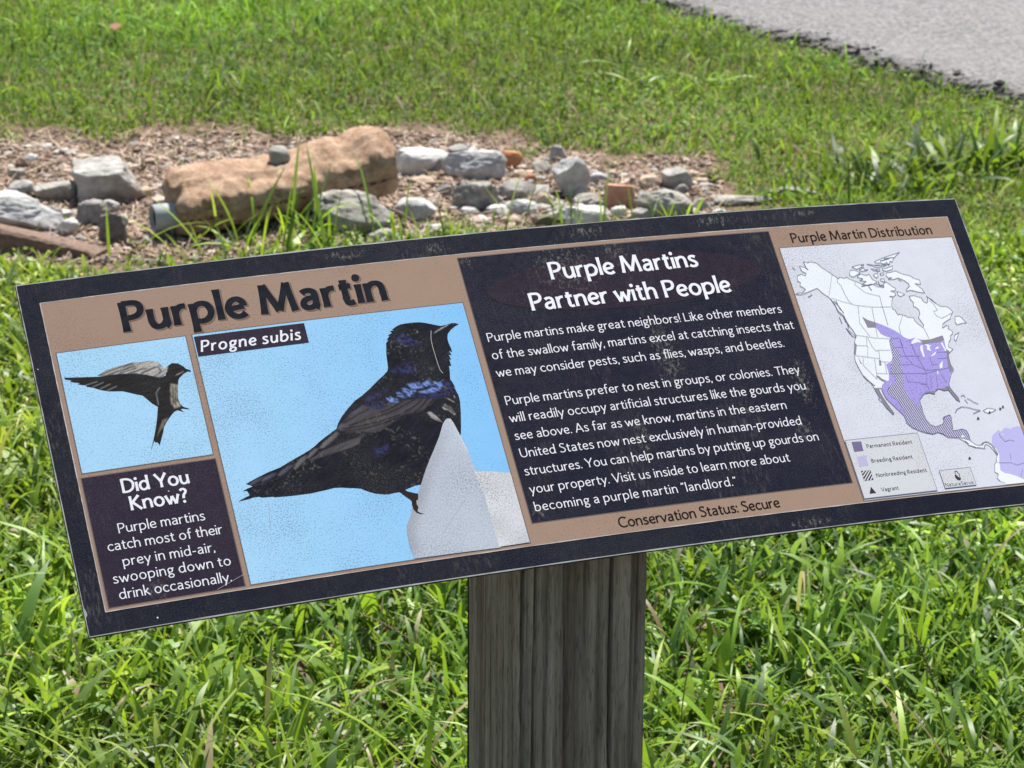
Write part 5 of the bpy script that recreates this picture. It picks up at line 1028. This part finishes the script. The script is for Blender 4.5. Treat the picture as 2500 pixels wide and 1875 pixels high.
# ================================================================== GRASS
def blades(X, Y, Z, length, width, az, lean, droop, tint, segs=4, fold=.0):
    """curved tapering blades as one array; lean = start tilt from vertical, droop = extra tilt at the tip"""
    n = len(X); m = segs + 1
    s = np.linspace(0, 1, m)
    th = lean[:, None] + droop[:, None] * s[None] ** 1.3
    th = np.minimum(th, 2.5)
    ds = length[:, None] / segs
    hr = np.concatenate([np.zeros((n, 1)), np.cumsum(np.sin((th[:, 1:] + th[:, :-1]) / 2) * ds, 1)], 1)
    zz = np.concatenate([np.zeros((n, 1)), np.cumsum(np.cos((th[:, 1:] + th[:, :-1]) / 2) * ds, 1)], 1)
    cx, cy = np.cos(az)[:, None], np.sin(az)[:, None]
    px, py, pz = X[:, None] + hr * cx, Y[:, None] + hr * cy, np.maximum(Z[:, None] + zz, Z[:, None] - .002 + .004 * s)
    prof = np.array([.55, 1.0, .95, .72, .0])
    w = np.interp(s, [0, .2, .45, .75, 1], prof)[None] * width[:, None] / 2 + 1e-5
    tw = rs.uniform(-.7, .7, n)[:, None] * s[None]
    sx, sy, sz = -cy * np.cos(tw), cx * np.cos(tw), np.sin(tw)
    Lv = np.stack([px + sx * w, py + sy * w, pz + sz * w], -1); Rv = np.stack([px - sx * w, py - sy * w, pz - sz * w], -1)
    V = np.stack([Lv, Rv], 2).reshape(-1, 3)
    i = np.arange(n)[:, None] * (2 * m) + 2 * np.arange(segs)[None]; i = i.ravel()
    F = np.stack([i, i + 1, i + 3, i + 2], 1)
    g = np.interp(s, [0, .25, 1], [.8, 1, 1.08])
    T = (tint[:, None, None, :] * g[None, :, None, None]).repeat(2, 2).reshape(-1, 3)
    return V, F, T
def cat_mesh(parts):
    V = []; F = []; T = []; b = 0
    for v, f_, t in parts: V.append(v); F.append(f_ + b); T.append(t); b += len(v)
    return np.concatenate(V), np.concatenate(F), np.concatenate(T)
GREENS = np.array([(.115, .220, .020), (.195, .330, .026), (.050, .110, .018), (.290, .430, .034), (.160, .270, .070), (.330, .420, .065)])
def greens(n, X, Y, straw=.03, bright=1.0, pw=(.26, .24, .20, .14, .11, .05)):
    t = GREENS[rs.choice(6, n, p=pw)] * rs.uniform(.75, 1.25, (n, 1))
    pn = vnoise(X, Y, 2.3, 5)[:, None]; t = t * (.62 + .78 * pn) * turf(Y)[:, None] * (.85 + .3 * vnoise(X, Y, .9, 15))[:, None]
    t[:, 0] *= .85 + .35 * vnoise(X, Y, 1.1, 8)
    lw = np.clip((Y - 5.4) / .5, 0, 1)[:, None]; t = t * (1 - lw + lw * np.array([.92, 1.0, 1.0]))
    st = rs.rand(n) < straw * (.3 + 1.6 * vnoise(X, Y, 3.0, 12)); t[st] = np.array([(.34, .27, .15), (.27, .20, .11), (.40, .36, .24)])[rs.randint(0, 3, st.sum())]
    return t * bright
def edge_side(X, Y):
    """distance beyond the road edge (positive = on the road)"""
    E = np.array([(e.x, e.y) for e in edge0]); best = np.full(X.shape, 1e9); sg = np.zeros(X.shape)
    for a, b in zip(E[:-1], E[1:]):
        e = b - a; L = (e ** 2).sum(); t = np.clip(((X - a[0]) * e[0] + (Y - a[1]) * e[1]) / L, 0, 1)
        d = np.hypot(X - a[0] - t * e[0], Y - a[1] - t * e[1]); cr = e[0] * (Y - a[1]) - e[1] * (X - a[0])
        m = d < best; best = np.where(m, d, best); sg = np.where(m, np.sign(cr), sg)
    m_ = E.mean(0) + np.array([side.x, side.y]); a, b = E[4], E[5]; cr = (b[0] - a[0]) * (m_[1] - a[1]) - (b[1] - a[1]) * (m_[0] - a[0])
    return best * sg * np.sign(cr)
def scatter(n, y0, y1, marg):
    Y = np.sqrt(rs.uniform((y0 + 2) ** 2, (y1 + 2) ** 2, n)) - 2; hw_ = .19 * np.hypot(Y, 1.6) + marg
    X = rs.uniform(-1, 1, n) * hw_; return X, Y
def keep_mask(X, Y, soft=.07, bare=.0):
    d = poly_dist(X, Y, dirt) + (vnoise(X, Y, 9, 2) - .5) * .22 + (vnoise(X, Y, 28, 3) - .5) * .10
    p = np.clip((-d) / soft, bare, 1)
    r_ = edge_side(X, Y) + (vnoise(X, Y, 11, 4) - .5) * .10
    p = p * np.clip((-.004 - r_) / .07, 0, 1)
    return rs.rand(len(X)) < p
GZ = lambda X, Y: np.array([ground_z(a, b) for a, b in zip(X, Y)])
turf = lambda Y: np.interp(Y, [5.0, 5.6, 6.2, 7.0, 7.8, 9.0], [1.0, 1.0, .80, .84, .96, 1.08])
def grass_layer(n, y0, y1, marg, lmu, lsg, wmu, lean, droop, segs, straw=.03, bright=1.0, clump=0.0, soft=.07, bare=0.0, pw=(.26, .24, .20, .14, .11, .05), hfun=None):
    X, Y = scatter(n, y0, y1, marg)
    if clump:
        c = vnoise(X, Y, 7, 21); k = rs.rand(n) < np.clip(1 - clump + clump * 2 * c, 0, 1); X, Y = X[k], Y[k]
    k = keep_mask(X, Y, soft, bare); X, Y = X[k], Y[k]; n = len(X)
    le = np.exp(rs.normal(math.log(lmu), lsg, n)) * (.72 + .56 * vnoise(X, Y, 4, 31))
    if hfun is not None: le *= hfun(X, Y)
    az = rs.uniform(0, 6.283, n) + .0
    return blades(X, Y, GZ(X, Y) - .003, le, wmu * np.exp(rs.normal(0, .3, n)), az, np.abs(rs.normal(lean, .28, n)), np.abs(rs.normal(droop, .45, n)), greens(n, X, Y, straw, bright, pw), segs)
def leaflets(n, y0, y1, marg, size, zmu, bright=1.0, soft=.1):
    X, Y = scatter(n, y0, y1, marg); k = (rs.rand(n) < vnoise(X, Y, 3.3, 41) * 1.3) & keep_mask(X, Y, soft); X, Y = X[k], Y[k]; n = len(X)
    a = rs.uniform(0, 6.283, n); sz = size * np.exp(rs.normal(0, .3, n)); t1, t2 = rs.normal(0, .45, n), rs.normal(0, .45, n)
    z = GZ(X, Y) + np.abs(rs.normal(zmu, zmu * .4, n))
    ring = np.array([(0, -1), (.62, -.45), (.72, .25), (0, 1), (-.72, .25), (-.62, -.45)])
    u = ring[None, :, 0] * sz[:, None] * .8; v = ring[None, :, 1] * sz[:, None]
    x = u * np.cos(a)[:, None] - v * np.sin(a)[:, None]; y = u * np.sin(a)[:, None] + v * np.cos(a)[:, None]
    V = np.stack([X[:, None] + x, Y[:, None] + y, z[:, None] + x * t1[:, None] + y * t2[:, None]], -1).reshape(-1, 3)
    i = np.arange(n) * 6; F = np.concatenate([np.stack([i, i + 1, i + 2, i + 3], 1), np.stack([i, i + 3, i + 4, i + 5], 1)])
    return V, F, np.repeat(greens(n, X, Y, 0, bright), 6, 0)
GRASS = tint_mat('grass_blade', .46, .40, .44)
LAWN = tint_mat('lawn_blade', .62, .25, .40)
near_h = lambda X, Y: np.interp(Y, [2.2, 3.9, 4.6, 5.0, 5.4], [1.0, 1.0, .72, .48, .34])
near = [
    grass_layer(26000, 2.4, 5.62, .55, .070, .36, .0115, .45, 1.0, 6, .012, 1.2, .5, .09, hfun=near_h),
    grass_layer(28000, 2.4, 5.62, .55, .088, .36, .0078, .45, 1.05, 6, .03, 1.08, .5, .09, hfun=near_h),
    grass_layer(30000, 2.4, 5.62, .55, .062, .35, .0036, .50, .9, 4, .09, 1.0, .3, .08, .006, hfun=near_h),
    leaflets(16000, 2.5, 5.6, .5, .0058, .035),
    grass_layer(5000, 2.4, 5.62, .55, .16, .3, .0050, .30, 1.3, 7, .04, 1.15, .6, .09, hfun=near_h),
]
V, F, T = cat_mesh(near)
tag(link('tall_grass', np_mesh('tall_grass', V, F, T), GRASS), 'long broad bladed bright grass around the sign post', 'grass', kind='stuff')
far_h = lambda X, Y: np.interp(Y, [5, 6.2, 7.0, 8.2, 10], [1.0, .62, .70, 1.05, 1.25])
farp = [
    grass_layer(360000, 5.5, 10.6, .5, .034, .35, .0030, .45, .75, 3, .045, .86, .15, .10, .012, hfun=far_h),
    grass_layer(15000, 5.5, 10.6, .5, .075, .35, .0048, .40, 1.0, 4, .05, 1.1, .6, .12, hfun=far_h),
    leaflets(90000, 5.6, 9.8, .5, .0048, .016, .92),
]
V, F, T = cat_mesh(farp)
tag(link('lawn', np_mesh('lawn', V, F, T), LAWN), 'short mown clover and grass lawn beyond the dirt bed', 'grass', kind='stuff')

# dry stems and mulch fibres scattered on the bare soil
n_ = 5200; X = rs.uniform(lo[0], hi[0], n_); Y = rs.uniform(lo[1], hi[1], n_); k = poly_dist(X, Y, dirt) > -.06; X, Y = X[k], Y[k]; n_ = len(X)
st = np.array([(.50, .37, .28), (.42, .30, .22), (.56, .47, .34), (.30, .20, .15)])[rs.randint(0, 4, n_)]
V, F, T = blades(X, Y, GZ(X, Y) + rs.uniform(.002, .009, n_), np.exp(rs.normal(math.log(.030), .5, n_)), np.full(n_, .0021), rs.uniform(0, 6.28, n_), rs.uniform(1.1, 1.6, n_), rs.uniform(-.1, .3, n_), st, 3)
tag(link('straw', np_mesh('straw', V, F, T), tint_mat('dry_fibre', .8, .2)), 'dry straw fibres scattered over the bare soil', 'straw', kind='stuff')

# ---- single tufts and stalks that stand out
def tuft(name, label, x, y, n, length, width, lean, droop, spread, bright=1.0, seed=0, segs=6, azc=None, pw=(.26, .24, .20, .14, .11, .05)):
    global rs
    keep = rs; rs = np.random.RandomState(900 + seed)
    X = rs.normal(0, spread, n); Y = rs.normal(0, spread * .8, n)
    az = rs.uniform(0, 6.283, n) if azc is None else rs.normal(azc, .8, n)
    V, F, T = blades(X, Y, np.zeros(n), length * np.exp(rs.normal(0, .28, n)), width * np.exp(rs.normal(0, .22, n)), az, np.abs(rs.normal(lean, .25, n)), np.abs(rs.normal(droop, .4, n)), greens(n, X + x, Y + y, 0, bright, pw), segs)
    o_ = link(name, np_mesh(name, V, F, T), GRASS); o_.location = (x, y, ground_z(x, y) - .003); rs = keep
    return tag(o_, label, 'grass tuft', 'grass tufts that stand out of the lawn')
DK = (.10, .25, .35, .12, .18, .0); LT = (.1, .25, .05, .30, .1, .2)
q = at(2290, 425); tuft('grass_tuft', 'dark broad leaved grass tuft standing right of the dirt bed', q.x, q.y, 80, .125, .014, .6, .7, .10, .75, 1, pw=DK)
q = at(2420, 405); tuft('grass_tuft', 'wide leaved green tuft nearest the right edge of the lawn', q.x, q.y, 40, .115, .013, .6, .7, .07, .85, 2, pw=DK)
q = at(2140, 455); tuft('grass_tuft', 'low dark tuft between the dirt bed and the broad leaved tuft', q.x, q.y, 70, .10, .010, .7, .6, .09, .65, 3, pw=DK)
q = at(1610, 210); tuft('grass_tuft', 'pale arching tuft in the lawn below the left end of the road edge', q.x, q.y, 22, .12, .008, .7, 1.1, .09, .95, 4, pw=LT)
q = at(1720, 200); tuft('grass_tuft', 'smaller tuft just right of the pale arching tuft near the road', q.x, q.y, 14, .10, .008, .7, 1.1, .05, .95, 5, pw=LT)
q = at(640, 612); tuft('grass_tuft', 'tall thin grass growing against the left half of the mortar block', q.x, q.y, 20, .14, .0065, .35, .55, .10, 1.1, 6)
q = at(740, 605); tuft('grass_tuft', 'upright bright tuft between the mortar block and the lichen boulder', q.x, q.y, 26, .13, .0068, .35, .7, .06, 1.15, 7)
q = at(500, 628); tuft('grass_tuft', 'sparse grass at the foot of the grey pipe mouth', q.x, q.y, 18, .12, .0055, .5, .6, .08, 1.1, 8)
q = at(1420, 575); tuft('grass_tuft', 'thin grass stems in front of the largest white rock', q.x, q.y, 26, .12, .0042, .3, .4, .10, 1.0, 9)
q = at(1600, 560); tuft('grass_tuft', 'short bright grass in front of the wide knobbly pale rock', q.x, q.y, 24, .08, .005, .45, .6, .09, 1.2, 10)
q = at(1030, 585); tuft('grass_tuft', 'loose green grass in front of the smooth grey rock', q.x, q.y, 24, .09, .005, .5, .6, .09, 1.0, 11)

def stalk(label, px, py, h, leanx, seed, green=True):
    """a flowering grass stem: thin stem part with a beaded seed head part"""
    r2 = random.Random(seed); b = at(px, py); root = tag(empty('seed_stalk', (b.x, b.y, 0)), label, 'seed stalk', 'grass seed stalks')
    pts = [Vector((leanx * (t / 12) ** 2 * h, .02 * math.sin(t / 4), h * t / 12)) for t in range(13)]
    bm = bmesh.new(); rings = []
    for i, p in enumerate(pts):
        rings.append([bm.verts.new(p + Vector((math.cos(k * 1.2566), math.sin(k * 1.2566), 0)) * (.0011 - .0005 * i / 12)) for k in range(5)])
    for a, c in zip(rings[:-1], rings[1:]):
        for k in range(5): bm.faces.new((a[k], a[(k + 1) % 5], c[(k + 1) % 5], c[k]))
    bm_obj('stem', bm, plain_mat('stalk_green', (.11, .16, .04), .6, .3, 0, .2, 60) if green else plain_mat('stalk_straw', (.34, .28, .15), .6, .3, 0, .2, 60), root, True)
    bm = bmesh.new()
    for i in range(34):
        t = .62 + .38 * i / 33; j = t * 12; k = min(11, int(j)); p = pts[k].lerp(pts[k + 1], j - k)
        mtx = Matrix.Translation(p + Vector((r2.uniform(-.002, .002), r2.uniform(-.002, .002), 0))) @ Matrix.Rotation(r2.uniform(-.5, .5), 4, 'Y') @ Matrix.Diagonal((.0012, .0012, .0027, 1))
        bmesh.ops.create_icosphere(bm, subdivisions=1, radius=1, matrix=mtx)
    bm_obj('seed_head', bm, plain_mat('seed_head', (.20, .17, .09), .8, .2, 0, .4, 300), root, True)
stalk('thin grass stalk with a beaded seed head at the lower right', 2325, 1985, .24, -.25, 1)
stalk('pale dry seed stalk standing just left of the wooden post', 1075, 1700, .12, -.9, 2, False)
stalk('green seed stalk rising right of the wooden post', 1660, 1830, .19, .15, 3)
# small dead leaf on the lawn
bm = bmesh.new(); q = at(283, 66, .045); vs_ = [bm.verts.new((x * .02, y * .03, .008 * abs(x) + .004 * y)) for x, y in ((0, -1), (.7, -.4), (.8, .3), (0, 1), (-.8, .3), (-.7, -.4))]
mid = [bm.verts.new((0, y * .03, 0)) for y in (-.4, .3)]
for fcs in ((0, 1, 6), (1, 2, 7, 6), (2, 3, 7), (3, 4, 7), (4, 5, 6, 7), (5, 0, 6)):
    vv = vs_ + mid; bm.faces.new([vv[i] for i in fcs])
o = bm_obj('dead_leaf', bm, plain_mat('dead_leaf', (.20, .10, .06), .8, .2, 0, .3, 80), None, True); o.location = q; tag(o, 'small curled brown dead leaf on the lawn at upper left', 'leaf')
